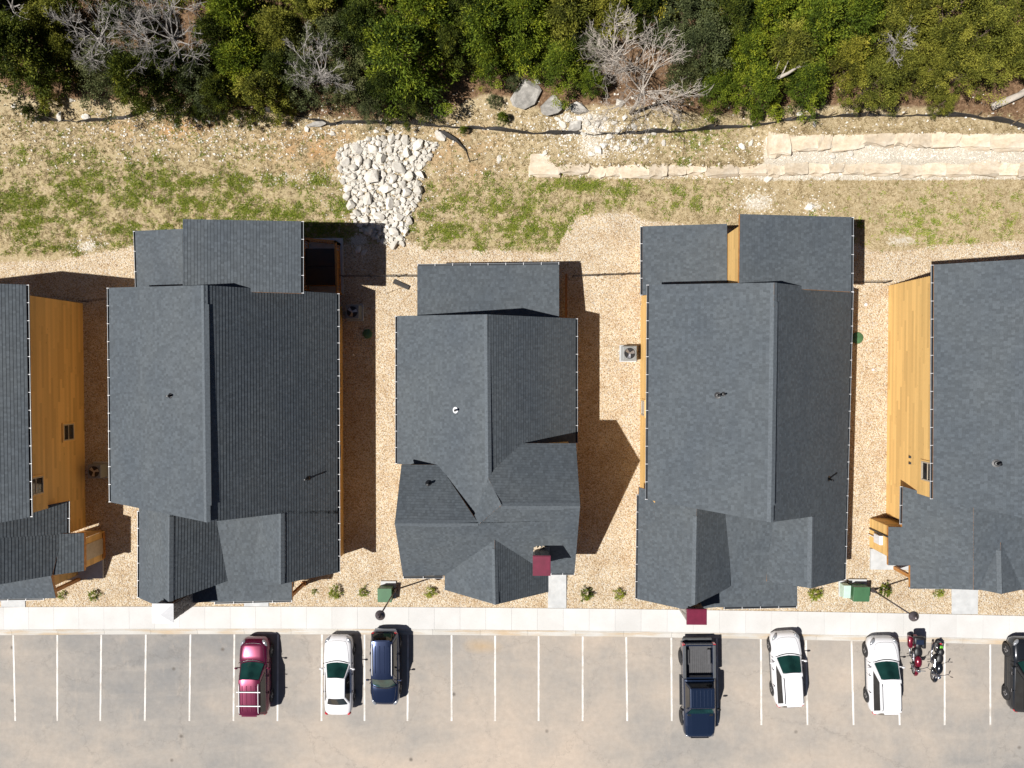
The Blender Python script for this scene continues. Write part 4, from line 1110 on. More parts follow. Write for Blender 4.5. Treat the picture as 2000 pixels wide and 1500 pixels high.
silt([(515, 218), (595, 231), (647, 245), (700, 241), (755, 241), (825, 245), (947, 254), (1052, 262), (1140, 264), (1262, 261), (1350, 257), (1457, 249), (1545, 236), (1650, 228), (1790, 227), (1895, 229), (1965, 241), (2040, 262)], 'long black silt fence fabric running past the boulders and above the stone walls', .18)
silt([(858, 262), (892, 278), (910, 296), (918, 318)], 'short dark curl shaped like silt fence fabric next to the riprap stones', .2)  # dark curl modelled with the same strip and stakes as the fence

# ------------------------------------------------------------------ grass tufts
def tufts(name, pts, mat, hgt, label):
    r = np.random.default_rng(len(pts)); V = []; Fc = []; T = []
    for x, y, z, s_ in pts:
        tone = r.random(); n = 9
        for _ in range(n):
            a = r.uniform(0, 6.28); l = s_*r.uniform(.5, 1.1); w = .016+.012*r.random(); bx, by = x+r.normal(0, .07*s_/.2), y+r.normal(0, .07*s_/.2)
            dx, dy = math.cos(a), math.sin(a); lean = r.uniform(.35, 1.0)
            b = len(V); V += [(bx-dy*w, by+dx*w, z), (bx+dy*w, by-dx*w, z), (bx+dx*l*lean, by+dy*l*lean, z+l*hgt*(1.2-lean*.7))]
            Fc.append((b, b+1, b+2)); t = min(1, max(0, tone+r.uniform(-.25, .25))); T += [t*.7, t*.7, t]
    me = bpy.data.meshes.new(name); me.from_pydata(V, [], Fc)
    at = me.attributes.new('tone', 'FLOAT', 'POINT'); at.data.foreach_set('value', np.array(T, dtype=np.float32))
    me.materials.append(mat); o = bpy.data.objects.new(name, me); C.objects.link(o); kind_stuff(o); o['label'] = label
def vnoise(seed):
    g = np.random.default_rng(seed).random((64, 64))
    def f(x, y):
        x0, y0 = np.floor(x).astype(int), np.floor(y).astype(int); fx, fy = x-x0, y-y0; fx = fx*fx*(3-2*fx); fy = fy*fy*(3-2*fy)
        h = lambda i, j: g[i % 64, j % 64]
        return (h(x0, y0)*(1-fx)+h(x0+1, y0)*fx)*(1-fy)+(h(x0, y0+1)*(1-fx)+h(x0+1, y0+1)*fx)*fy
    return f
n1, n2 = vnoise(1), vnoise(2)
N = 90000
px = rng.uniform(-60, 2060, N); py = rng.uniform(215, 500, N)
mk = masks(px, py); nn = .35*n1(px/52, py/30)+.65*n2(px/15, py/10)
keep = (mk['gravel'] < .48) & (mk['pale'] < .5) & (rng.random(N) < np.clip((mk['green']*1.1*(nn-.34)*2.0), 0, 1))
keep &= ~np.array([in_poly(RIP, a, b) for a, b in zip(px, py)])
gp = []
for a, b in list(zip(px[keep], py[keep]))[:17000]:
    p = G(a, b); gp.append((p.x, p.y, p.z-.01, random.uniform(.1, .24)))
for _ in range(2600):
    a, b = random.uniform(-40, 2040), random.uniform(290, 495)
    mm = masks(np.array([a]), np.array([b]))
    if mm['gravel'][0] > .45 or mm['pale'][0] > .4 or random.random() > mm['green'][0]*1.1*max(0, float(n1(a/52, b/30))-.15) or in_poly(RIP, a, b): continue
    for k in range(random.randint(4, 10)):
        p = G(a+random.gauss(0, 5), b+random.gauss(0, 3.5)); gp.append((p.x, p.y, p.z-.01, random.uniform(.18, .34)))
tufts('green_grass', gp, M['grass'], .8, 'patchy green grass tufts growing behind the cabins')
keep2 = (mk['gravel'] < .45) & (mk['pale'] < .45) & (mk['litter'] < .75) & (rng.random(N) < .22)
keep2 &= ~np.array([in_poly(RIP, a, b) for a, b in zip(px, py)])
gp = []
for a, b in list(zip(px[keep2], py[keep2]))[:14000]:
    p = G(a, b); gp.append((p.x, p.y, p.z-.01, random.uniform(.1, .22)))
tufts('dry_grass', gp, M['straw'], .6, 'dry straw coloured grass on the slope behind the cabins')

# ------------------------------------------------------------------ trees
def crown_mesh(name, seed, mat, style):
    """unit crown: radius about 1, height about 2.1, many small sprays in clumps"""
    r = np.random.default_rng(seed); V = []; T = []
    if style == 'cedar': nb, per, ln, wd = 125, 150, .082, .013
    elif style == 'oak': nb, per, ln, wd = 135, 110, .046, .02
    else: nb, per, ln, wd = 60, 40, .14, .035
    lob = [(r.uniform(0, 6.28), r.uniform(.08, .22), k) for k in (2, 3, 5, 7)]
    for b in range(nb):
        u = r.random()**.8; zc = u*1.9+.15
        if style == 'cedar': rad = (1-u)**.62*.98+.04
        else: rad = math.sqrt(max(0.02, 1-((zc-.95)/1.0)**2))
        th = r.uniform(0, 6.28); rad *= 1+sum(a*math.sin(k*th+p+zc*1.5) for p, a, k in lob)
        rr = rad*(r.uniform(.5, 1.12)); cx, cy = rr*math.cos(th), rr*math.sin(th)
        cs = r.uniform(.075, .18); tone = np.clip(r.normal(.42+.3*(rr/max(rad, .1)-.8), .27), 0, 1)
        out = np.array([math.cos(th)*.9, math.sin(th)*.9, .55]) if rr > .15 else np.array([0, 0, 1.])
        k = per
        d = r.normal(0, 1, (k, 3)); d /= np.linalg.norm(d, axis=1)[:, None]
        d = d*.75+out*.8; d /= np.linalg.norm(d, axis=1)[:, None]
        st = np.array([cx, cy, zc])+r.normal(0, 1, (k, 3))*np.array([.62, .62, .4])*cs
        # spray follows the branch direction so tufts read as feathery arms
        st += out*r.uniform(-.6, .9, (k, 1))*cs
        side = np.cross(d, r.normal(0, 1, (k, 3))); side /= np.linalg.norm(side, axis=1)[:, None]
        L = ln*r.uniform(.6, 1.3, (k, 1)); w = wd*r.uniform(.7, 1.3, (k, 1))
        q = np.stack([st-side*w*.3, st+d*L*.45-side*w, st+d*L, st+d*L*.45+side*w], 1)
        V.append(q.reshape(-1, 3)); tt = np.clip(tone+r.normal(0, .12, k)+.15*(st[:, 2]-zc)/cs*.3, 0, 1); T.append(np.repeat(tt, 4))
    V = np.concatenate(V); T = np.concatenate(T); n = len(V)//4
    me = bpy.data.meshes.new(name); me.from_pydata(V.tolist(), [], np.arange(n*4).reshape(-1, 4).tolist())
    at = me.attributes.new('tone', 'FLOAT', 'POINT'); at.data.foreach_set('value', T.astype(np.float32))
    me.materials.append(mat); return me
def trunk_mesh(name, seed, mat):
    r = random.Random(seed); m_ = MB()
    m_.tube([(0, 0, -.15), (.02, .01, .5), (.0, .02, 1.1), (.01, 0, 1.75)], [.065, .05, .035, .012], 7)
    for i in range(16):
        z = .25+1.35*i/16; a = r.uniform(0, 6.28); l = (1-i/18)*r.uniform(.5, .8)
        m_.tube([(0, 0, z), (math.cos(a)*l*.5, math.sin(a)*l*.5, z+.1), (math.cos(a)*l, math.sin(a)*l, z+.12)], [.02, .012, .004], 4, cap=False)
    return m_.mesh(name, mat, True)
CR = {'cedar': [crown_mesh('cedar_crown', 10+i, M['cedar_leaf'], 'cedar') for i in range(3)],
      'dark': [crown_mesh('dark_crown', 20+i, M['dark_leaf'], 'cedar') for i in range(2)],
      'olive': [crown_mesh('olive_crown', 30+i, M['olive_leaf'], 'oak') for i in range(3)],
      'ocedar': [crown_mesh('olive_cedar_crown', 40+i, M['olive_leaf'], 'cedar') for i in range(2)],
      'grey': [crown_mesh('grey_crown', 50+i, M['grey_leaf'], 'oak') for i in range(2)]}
TRK = trunk_mesh('trunk_shape', 5, M['bark'])
LAB = {'cedar': 'bright green feathery cedar standing in the wood above the slope', 'dark': 'dark green dense cedar standing in the wood above the slope',
       'olive': 'yellowish olive bushy tree standing in the wood above the stone walls', 'ocedar': 'olive green feathery cedar standing in the wood above the slope',
       'grey': 'grey-green small-leaved tree standing in the wood above the silt fence'}
NAM = {'cedar': 'cedar_tree', 'dark': 'dark_cedar_tree', 'olive': 'olive_tree', 'ocedar': 'olive_cedar_tree', 'grey': 'grey_green_tree'}
rt = random.Random(21)
LM = [(150, 'uphill from the shaded-wall cabin'), (420, 'around the two large leafless trees'), (660, 'uphill from the white-capped cabin'), (900, 'uphill from the riprap stones'), (1160, 'around the grey boulders'), (1420, 'around the leaning leafless tree'), (1650, 'around the pale broken branch'), (1850, 'uphill from the upper stone wall'), (9999, 'around the thick fallen trunk')]
KW = {'cedar': 'bright green cedar', 'dark': 'dark green cedar', 'olive': 'yellow-olive bushy tree', 'ocedar': 'olive green cedar', 'grey': 'grey-green tree'}
def where(px): return next(t for x, t in LM if px < x)
def tree_label(px, py, rpx, kind):
    size = 'small' if rpx < 40 else ('large' if rpx > 64 else 'mid-sized')
    row = 'deep in the wood' if py < 35 else ('at the clearing edge' if py > 140 else 'inside the wood')
    return size+' '+KW[kind]+' '+row+' '+where(px)
def tree(px, py, rpx, kind, hk=1.0):
    rad = rpx/36.5*rt.uniform(.92, 1.06); hh = rad*1.05*hk*rt.uniform(.9, 1.15)     # unit crown is 2.05 tall
    p = G(px, py, hh*.9)
    e = thing(NAM[kind], (p.x, p.y, p.z), tree_label(px, py, rpx, kind), 'tree', 'trees of the wood, '+NAM[kind].replace('_', ' '))
    e.rotation_euler = (0, 0, rt.uniform(0, 6.28))
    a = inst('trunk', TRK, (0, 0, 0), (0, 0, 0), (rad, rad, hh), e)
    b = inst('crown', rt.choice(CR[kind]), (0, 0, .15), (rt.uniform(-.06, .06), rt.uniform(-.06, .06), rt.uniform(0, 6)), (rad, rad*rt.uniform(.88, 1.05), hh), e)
TREES = [(55, 118, 95, 'dark'), (-40, 60, 80, 'dark'), (20, 40, 70, 'dark'), (110, 55, 60, 'ocedar'), (120, 140, 50, 'dark'), (150, 110, 45, 'ocedar'), (285, 165, 75, 'dark'), (225, 150, 60, 'grey'), (345, 150, 60, 'dark'), (395, 165, 62, 'grey'), (255, 55, 60, 'dark'), (430, 90, 60, 'dark'), (470, 45, 70, 'cedar'), (480, 135, 62, 'cedar'), (520, 185, 62, 'ocedar'), (440, 190, 50, 'dark'), (560, 70, 60, 'ocedar'), (555, 145, 55, 'dark'), (610, 165, 60, 'grey'), (650, 90, 62, 'grey'), (620, 20, 60, 'ocedar'), (690, 165, 60, 'grey'), (715, 60, 70, 'dark'), (790, 120, 92, 'cedar'), (760, 175, 60, 'dark'), (810, 200, 42, 'dark'), (835, 40, 75, 'cedar'), (880, 105, 62, 'dark'), (900, 20, 70, 'dark'), (955, 60, 72, 'cedar'), (960, 130, 42, 'cedar'), (1030, 40, 75, 'cedar'), (1020, 110, 48, 'cedar'), (1095, 130, 60, 'cedar'), (1110, 40, 68, 'ocedar'), (1150, 95, 45, 'grey'), (1150, 165, 35, 'cedar'), (1190, 30, 60, 'ocedar'), (1260, 25, 60, 'dark'), (1330, 45, 62, 'grey'), (1365, 110, 60, 'grey'), (1395, 175, 48, 'cedar'), (1340, 150, 42, 'grey'), (1420, 50, 62, 'dark'), (1450, 110, 62, 'cedar'), (1470, 175, 58, 'cedar'), (1500, 40, 66, 'cedar'), (1530, 105, 62, 'ocedar'), (1570, 165, 60, 'cedar'), (1590, 60, 70, 'cedar'), (1650, 120, 60, 'ocedar'), (1660, 40, 66, 'cedar'), (1700, 170, 55, 'olive'), (1720, 80, 55, 'olive'), (1745, 130, 50, 'ocedar'), (1760, 25, 60, 'ocedar'), (1800, 150, 50, 'olive'), (1830, 90, 60, 'ocedar'), (1850, 30, 62, 'olive'), (1880, 150, 55, 'olive'), (1905, 80, 66, 'olive'), (1960, 110, 56, 'ocedar'), (1985, 40, 66, 'olive'), (2040, 100, 66, 'olive'), (560, 215, 24, 'ocedar'), (395, 218, 24, 'dark'), (65, 222, 18, 'dark'), (100, 200, 22, 'ocedar'), (982, 232, 15, 'cedar'), (905, 255, 9, 'cedar'), (1475, 228, 18, 'cedar'), (1835, 205, 26, 'olive'), (965, 200, 16, 'grey'), (725, 215, 30, 'grey'), (1000, 165, 18, 'grey')]
for x in range(-80, 2100, 92): TREES.append((x+rt.uniform(-20, 20), -55+rt.uniform(-15, 15), 72, rt.choice(('cedar', 'dark', 'cedar', 'ocedar'))))
for a in TREES: tree(*a)

def bare_tree(base, tip, rpx, seed, mat, label, n_main=9, lv=5, name='bare_tree'):
    r = random.Random(seed); b = G(*base); hh = rpx/34*1.0+3.6; t = G(tip[0], tip[1], hh)
    t = Vector((t.x, t.y, b.z+hh)); rad = rpx/34
    e = thing(name, (b.x, b.y, b.z), label, 'tree', 'leafless trees in the wood')
    d0 = (t-b); m_ = MB(); tr = MB()
    fork = d0*.62
    tr.tube([Vector((0, 0, -.2)), d0*.22+Vector((.05, .03, 0)), fork], [.13, .11, .085], 8)
    def grow(p, d, L, w, k):
        q1 = p+d*L*.5+Vector((r.gauss(0, .06), r.gauss(0, .06), r.gauss(0, .04)))*L
        d2 = (d+Vector((r.gauss(0, .22), r.gauss(0, .22), r.gauss(.05, .16)))).normalized(); q2 = q1+d2*L*.5
        m_.tube([p, q1, q2], [w, w*.8, w*.55], 5 if k > 2 else 3, cap=False)
        if k <= 0: return
        for i in range(r.choice((2, 3, 3)) if k > 1 else 2):
            f = r.uniform(.35, 1.0); src = p.lerp(q1, f*2) if f < .5 else q1.lerp(q2, f*2-1)
            nd = (d2+Vector((r.gauss(0, .55), r.gauss(0, .55), r.gauss(.05, .35)))).normalized()
            grow(src, nd, L*r.uniform(.55, .8), max(w*.62, .0065), k-1)
    for i in range(n_main):
        a = 6.28*i/n_main+r.uniform(-.3, .3); d = Vector((math.cos(a), math.sin(a), r.uniform(.05, .7))).normalized()
        grow(fork*r.uniform(.8, 1.0), (d+d0.normalized()*.35).normalized(), rad*.68*r.uniform(.7, 1.25), .04, lv)
    tr.build('trunk', mat, e, True); m_.build('crown', mat, e)
bare_tree((205, 110), (190, 55), 68, 1, M['deadgrey'], 'grey leafless tree between the dark cedars, smaller of the two above the silt fence')
bare_tree((345, 110), (335, 45), 98, 2, M['deadgrey'], 'broad grey leafless tree between the dark cedars above the silt fence', 11)
bare_tree((632, 175), (622, 120), 48, 3, M['deadgrey'], 'small drooping leafless tree in front of the grey-green trees')
bare_tree((1232, 222), (1275, 140), 82, 4, M['dead'], 'leaning pale leafless tree with its whole trunk showing beside the boulders', 11)
bare_tree((1205, 140), (1195, 85), 62, 5, M['dead'], 'pale leafless tree behind the leaning one by the boulders')
bare_tree((1745, 110), (1750, 70), 34, 6, M['deadgrey'], 'low grey leafless brush among the olive cedars above the stone walls', 8, 4)
bare_tree((25, 30), (30, 5), 55, 7, M['deadgrey'], 'thin leafless tree poking out of the darkest cedars', 6, 3)
def log(a, b, r0, label, forks=()):
    p, q = G(*a), G(*b); p.z += .25; q.z += .35; e = thing('fallen_trunk', p, label, 'log'); m_ = MB()
    mid = (q-p)*.5+Vector((.05, -.06, .05)); m_.tube([Vector((0, 0, 0)), mid, q-p], [r0, r0*.85, r0*.55], 9); m_.build('trunk', M['dead'], e, True)
    for f, dx, dy in forks:
        m2 = MB(); s_ = (q-p)*f; m2.tube([s_, s_+Vector((dx*.5, dy*.5, .15)), s_+Vector((dx, dy, .2))], [r0*.5, r0*.35, r0*.15], 6); m2.build('branch', M['dead'], e, True)
log((1932, 212), (2030, 165), .22, 'thick grey fallen trunk lying at the edge of the wood past the stone walls', ((.5, .6, .5),))
def dead_branch():
    p, q = W(1500, 161, 4.2), W(1578, 118, 4.6); e = thing('dead_branch', p, 'pale broken branch resting on top of the green cedars', 'branch')
    m_ = MB(); m_.tube([Vector((0, 0, 0)), (q-p)*.5+Vector((0, -.1, 0)), q-p], [.12, .09, .04], 7); m_.build('limb', M['dead'], e, True)
    for f, dx, dy in ((.65, .9, .1), (.35, .3, .7), (.1, .35, 1.0)):
        m2 = MB(); s_ = (q-p)*f; m2.tube([s_, s_+Vector((dx*.5, dy*.5, .1)), s_+Vector((dx, dy, .15))], [.05, .035, .015], 5); m2.build('twig', M['dead'], e, True)
dead_branch()

# ------------------------------------------------------------------ shrubs in the gravel
SHM = [crown_mesh('shrub_shape', 70+i, M['grass'], 'shrub') for i in range(3)]
SHM2 = crown_mesh('shrub_dark', 77, M['cedar_leaf'], 'shrub')
for x, y, s_, lab, k in ((183, 1162, .34, 'small green shrub in the gravel by the post of the shaded cabin', 0), (120, 1163, .26, 'sparse brownish shrub in the gravel close to the porch of the shaded cabin', 1), (655, 1157, .4, 'bright yellow-green shrub in the gravel by the right corner of the white-capped cabin', 2), (613, 1156, .18, 'tiny dry sprig in the gravel beside the bright yellow-green shrub', 0),
                         (709, 1157, .3, 'small two-tone shrub in the gravel next to the transformer box', 0), (841, 1156, .34, 'small shrub in the gravel below the gutter of the crossing-gable cabin', 1), (1145, 1160, .42, 'dark green shrub in the gravel beside the pale concrete path', 3), (1209, 1160, .34, 'small shrub in the gravel beside the corner of the burgundy-capped roof', 2), (1590, 1160, .42, 'spiky green shrub in the gravel near the pale green pedestal', 0), (1728, 1153, .42, 'dark shrub in the gravel under the shadow of the lamp post', 3), (1833, 1156, .32, 'green shrub in the gravel below the front gutter of the sunlit-wall cabin', 2)):
    p = W(x, y, .2); e = thing('shrub', (p.x, p.y, 0), lab, 'shrub', 'small shrubs in the front gravel')
    inst('foliage', SHM2 if k == 3 else SHM[k], (0, 0, -.02), (0, 0, rt.uniform(0, 6)), (s_, s_*.9, s_*.75), e)
    m_ = MB(); m_.tube([(0, 0, -.05), (0.01, 0, .15), (.02, .01, .3)], [.02, .015, .008], 5); m_.build('stem', M['bark'], e)

# ------------------------------------------------------------------ utilities
def condenser(px, py, lab, s_=.86):
    p = W(px, py, .85); e = thing('air_conditioner', (p.x, p.y, 0), lab, 'air conditioner', 'outdoor air conditioners')
    m_ = MB(); m_.box((0, 0, .04), (1.05, 1.05, .14)); m_.build('pad', M['concrete_pad'], e, bevel=.01)
    m_ = MB(); m_.box((0, 0, .48), (s_, s_, .74)); m_.build('casing', M['ac_grey'], e, bevel=.06)
    for z in np.linspace(.2, .78, 9):
        m_ = MB(); m_.box((0, 0, z), (s_+.02, s_+.02, .025)); m_.build('louvre', M['ac_grey'], e, bevel=.005)
    m_ = MB(); n = 28
    for r0, r1, z0, z1 in ((.34, .40, .865, .885),):
        for k in range(n):
            a, b = 6.283*k/n, 6.283*(k+1)/n; P = lambda r_, t, z: (r_*math.cos(t), r_*math.sin(t), z)
            m_.face([P(r0, a, z1), P(r1, a, z1), P(r1, b, z1), P(r0, b, z1)]); m_.face([P(r1, a, z0), P(r1, b, z0), P(r1, b, z1), P(r1, a, z1)])
    m_.build('fan_ring', M['ac_grey'], e)
    m_ = MB(); m_.lathe([(.345, .852), (.345, .858), (.0, .858)], n=28); m_.build('fan_well', M['black'], e)
    f = MB()
    f.lathe([(.07, .86), (.07, .885), (0, .89)], n=12)
    for k in range(3):
        a = 2.1*k+.4; ca, sa = math.cos(a), math.sin(a); q = []
        for rr0, w, z in ((.06, -.05, .865), (.3, -.13, .865), (.31, .07, .885), (.06, .05, .882)): q.append((rr0*ca-w*sa, rr0*sa+w*ca, z))
        f.face(q)
    f.build('fan', M['rim'], e)
    g = MB()
    for r_ in (.1, .19, .28):
        pts = [(r_*math.cos(t), r_*math.sin(t), .9) for t in np.linspace(0, 6.283, 25)]; g.tube(pts, .004, 4, cap=False)
    g.build('guard', M['black'], e)
condenser(1230, 690, 'grey square air conditioner with exposed fan on sunlit gravel', .88)
condenser(184, 921, 'grey air conditioner in deep shade against the cedar side wall')
condenser(688, 609, 'dark air conditioner in the shadow beside the wooden railing')
def lid(px, py, r_, lab, mat, name='utility_lid', cat='lid', gap='ground lids in the gravel'):
    p = W(px, py, 0); e = thing(name, (p.x, p.y, 0), lab, cat, gap); m_ = MB(); m_.lathe([(r_, -.05), (r_, .05), (r_*.93, .075), (0, .085)], n=26); m_.build('cover', mat, e, True)
    m_ = MB(); m_.box((0, 0, .09), (r_*.5, .05, .02)); m_.build('grip', mat, e)
lid(718, 652, .3, 'dark green round lid in the shadow beside the white-capped cabin', M['green_box']); lid(1674, 660, .36, 'round green lid half in shadow beside the tall sunlit wall', M['green_box'])
lid(1691, 595, .1, 'small white pipe cap on the gravel near the wire fence', M['white_metal'], 'pipe_cap', 'pipe cap', 'white pipe caps'); lid(1705, 722, .08, 'tiny white pipe cap beside the sunlit plank wall', M['white_metal'], 'pipe_cap', 'pipe cap', 'white pipe caps'); lid(690, 693, .06, 'tiny white pipe cap in the shadow near the dark green lid', M['white_metal'], 'pipe_cap', 'pipe cap', 'white pipe caps')
def transformer(px, py, w, d, h, lab, mat, padoff=(.1, .14)):
    p = W(px, py, h); e = thing('transformer_box', (p.x, p.y, 0), lab, 'utility box', 'utility boxes by the pavement')
    m_ = MB(); m_.box((padoff[0], padoff[1], .04), (w*1.12, d*1.25, .18)); m_.build('pad', M['concrete_pad'], e, bevel=.015)
    m_ = MB(); m_.box((0, 0, .1+(h-.1)/2), (w*.97, d*.96, h-.16)); m_.build('cabinet', mat, e, bevel=.02)
    m_ = MB(); a = [(-w/2, -d/2, h-.1), (w/2, -d/2, h-.1), (w/2, d/2, h-.03), (-w/2, d/2, h-.03)]; b = [(-w/2, -d/2, h-.03), (w/2, -d/2, h-.03), (w/2, d/2, h+.05), (-w/2, d/2, h+.05)]
    m_.mesh_faces(a+b, [(3, 2, 1, 0), (4, 5, 6, 7), (0, 1, 5, 4), (1, 2, 6, 5), (2, 3, 7, 6), (3, 0, 4, 7)]); m_.build('lid', mat, e, bevel=.015)
    for sx in (-1, 1):
        m_ = MB(); m_.box((sx*w*.235, -d*.48-.012, .1+(h-.2)/2), (w*.45, .025, h-.3)); m_.build('door', mat, e, bevel=.008)
transformer(751, 1163, .88, .88, .8, 'green transformer box at the foot of the lamp post, alone on its pad', M['green_box'])
transformer(1683, 1161, .98, .92, .85, 'green transformer box standing next to the pale green pedestal', M['green_box'])
transformer(1655, 1156, .42, .8, .75, 'pale green utility pedestal standing next to a transformer box', M['pale_green'], (0, 0))
def lamp(px, py, lab):
    p = W(px, py, 0); e = thing('street_lamp', (p.x, p.y, 0), lab, 'street lamp', 'lamp posts along the pavement')
    m_ = MB(); m_.lathe([(.16, -.05), (.16, .1), (.1, .16), (.08, .5), (.055, .55)], n=14); m_.build('base', M['bronze'], e, True)
    m_ = MB(); m_.lathe([(.05, .5), (.042, 4.6)], n=12); m_.build('pole', M['bronze'], e, True)
    m_ = MB(); m_.lathe([(.285, 4.72), (.29, 4.74), (.27, 4.78), (.16, 4.86), (.13, 4.9), (.12, 5.02), (.07, 5.07), (0, 5.08)], n=28); m_.lathe([(.28, 4.72), (.2, 4.74), (.05, 4.8)], n=28); m_.build('lamp_shade', M['bronze'], e, True)
    m_ = MB(); m_.lathe([(.03, 5.07), (.045, 5.12), (.02, 5.17), (0, 5.18)], n=12); m_.build('finial', M['bronze'], e, True)
    m_ = MB(); m_.lathe([(.09, 4.58), (.12, 4.62), (.12, 4.74), (.05, 4.78)], n=16); m_.build('globe', M['white_metal'], e, True)
lamp(773, 1151, 'thin dark lamp post with bell shade rising beside the lone transformer box')
lamp(1704, 1152, 'thin dark lamp post with bell shade rising near the pale green pedestal')
# low wire fences between the cabins
def wire_fence(a, b, lab):
    p, q = W(*a, 0), W(*b, 0); e = thing('wire_fence', (p.x, p.y, 0), lab, 'fence', 'low black wire fences between cabins'); d = q-p; L = d.length; n = max(1, int(L/1.5))
    for z in (.25, .55, .85):
        m_ = MB(); m_.tube([Vector((0, 0, z)), d*.5+Vector((0, 0, z-.03)), d+Vector((0, 0, z))], .012, 5); m_.build('wire', M['black'], e)
    for i in range(n+1):
        m_ = MB(); m_.box((d.x*i/n, d.y*i/n, .46), (.05, .05, .95)); m_.build('post', M['black'], e)
wire_fence((672, 541), (832, 541), 'low black wire fence between the patio railing and the crossing-gable cabin'); wire_fence((1118, 541), (1262, 536), 'low black wire fence between the crossing-gable cabin and the pickup-side cabin')
wire_fence((1640, 553), (1726, 553), 'low black wire fence ending at the sunlit plank wall'); wire_fence((172, 590), (235, 583), 'low black wire fence ending at the shaded plank wall')
def board():  # dark box and thin tube stand in for an unidentified dark mark
    p = W(784, 556, 0); e = thing('plank', (p.x, p.y, .06), 'short dark flat bar on the gravel near the wire fence', 'plank', rz=-.42); m_ = MB(); m_.box((0, 0, 0), (1.05, .26, .1)); m_.build('board', M['silt'], e, bevel=.01)
    m_ = MB(); m_.tube([(.1, -.15, -.03), (-.3, -.55, -.04), (-.65, -.95, -.04)], .012, 5); m_.build('thin_tube', M['stake'], e)
board()

# ------------------------------------------------------------------ vehicles
def lerp(a, b, t): return a+(b-a)*t
def interp(tab, x): return float(np.interp(x, [t[0] for t in tab], [t[1] for t in tab]))
def wheel_parts(e, x, y, r_, w, side):
    m_ = MB(); Mx = Matrix.Rotation(math.pi/2, 3, 'Y')
    m_.lathe([(r_*.62, -w/2), (r_*.93, -w/2), (r_, -w*.32), (r_, w*.32), (r_*.93, w/2), (r_*.62, w/2)], (x, y, r_), 24, M=Mx); t = m_.build('wheel', M['rubber'], e, True)
    m2 = MB(); m2.lathe([(r_*.63, w*.30), (r_*.63, w*.46), (r_*.55, w*.46), (r_*.5, w*.34), (0, w*.36)], (x, y, r_), 24, M=Matrix.Rotation(side*math.pi/2, 3, 'Y'))
    for k in range(5):
        a = 6.283*k/5; c = Vector((x+side*w*.44, y+math.cos(a)*r_*.3, r_+math.sin(a)*r_*.3)); m2.box(c, (.03, r_*.13, r_*.55), M=Matrix.Rotation(-a+0, 3, 'X') @ Matrix.Rotation(math.pi/2, 3, 'X'))
    m2.build('rim', M['rim'], t, True)
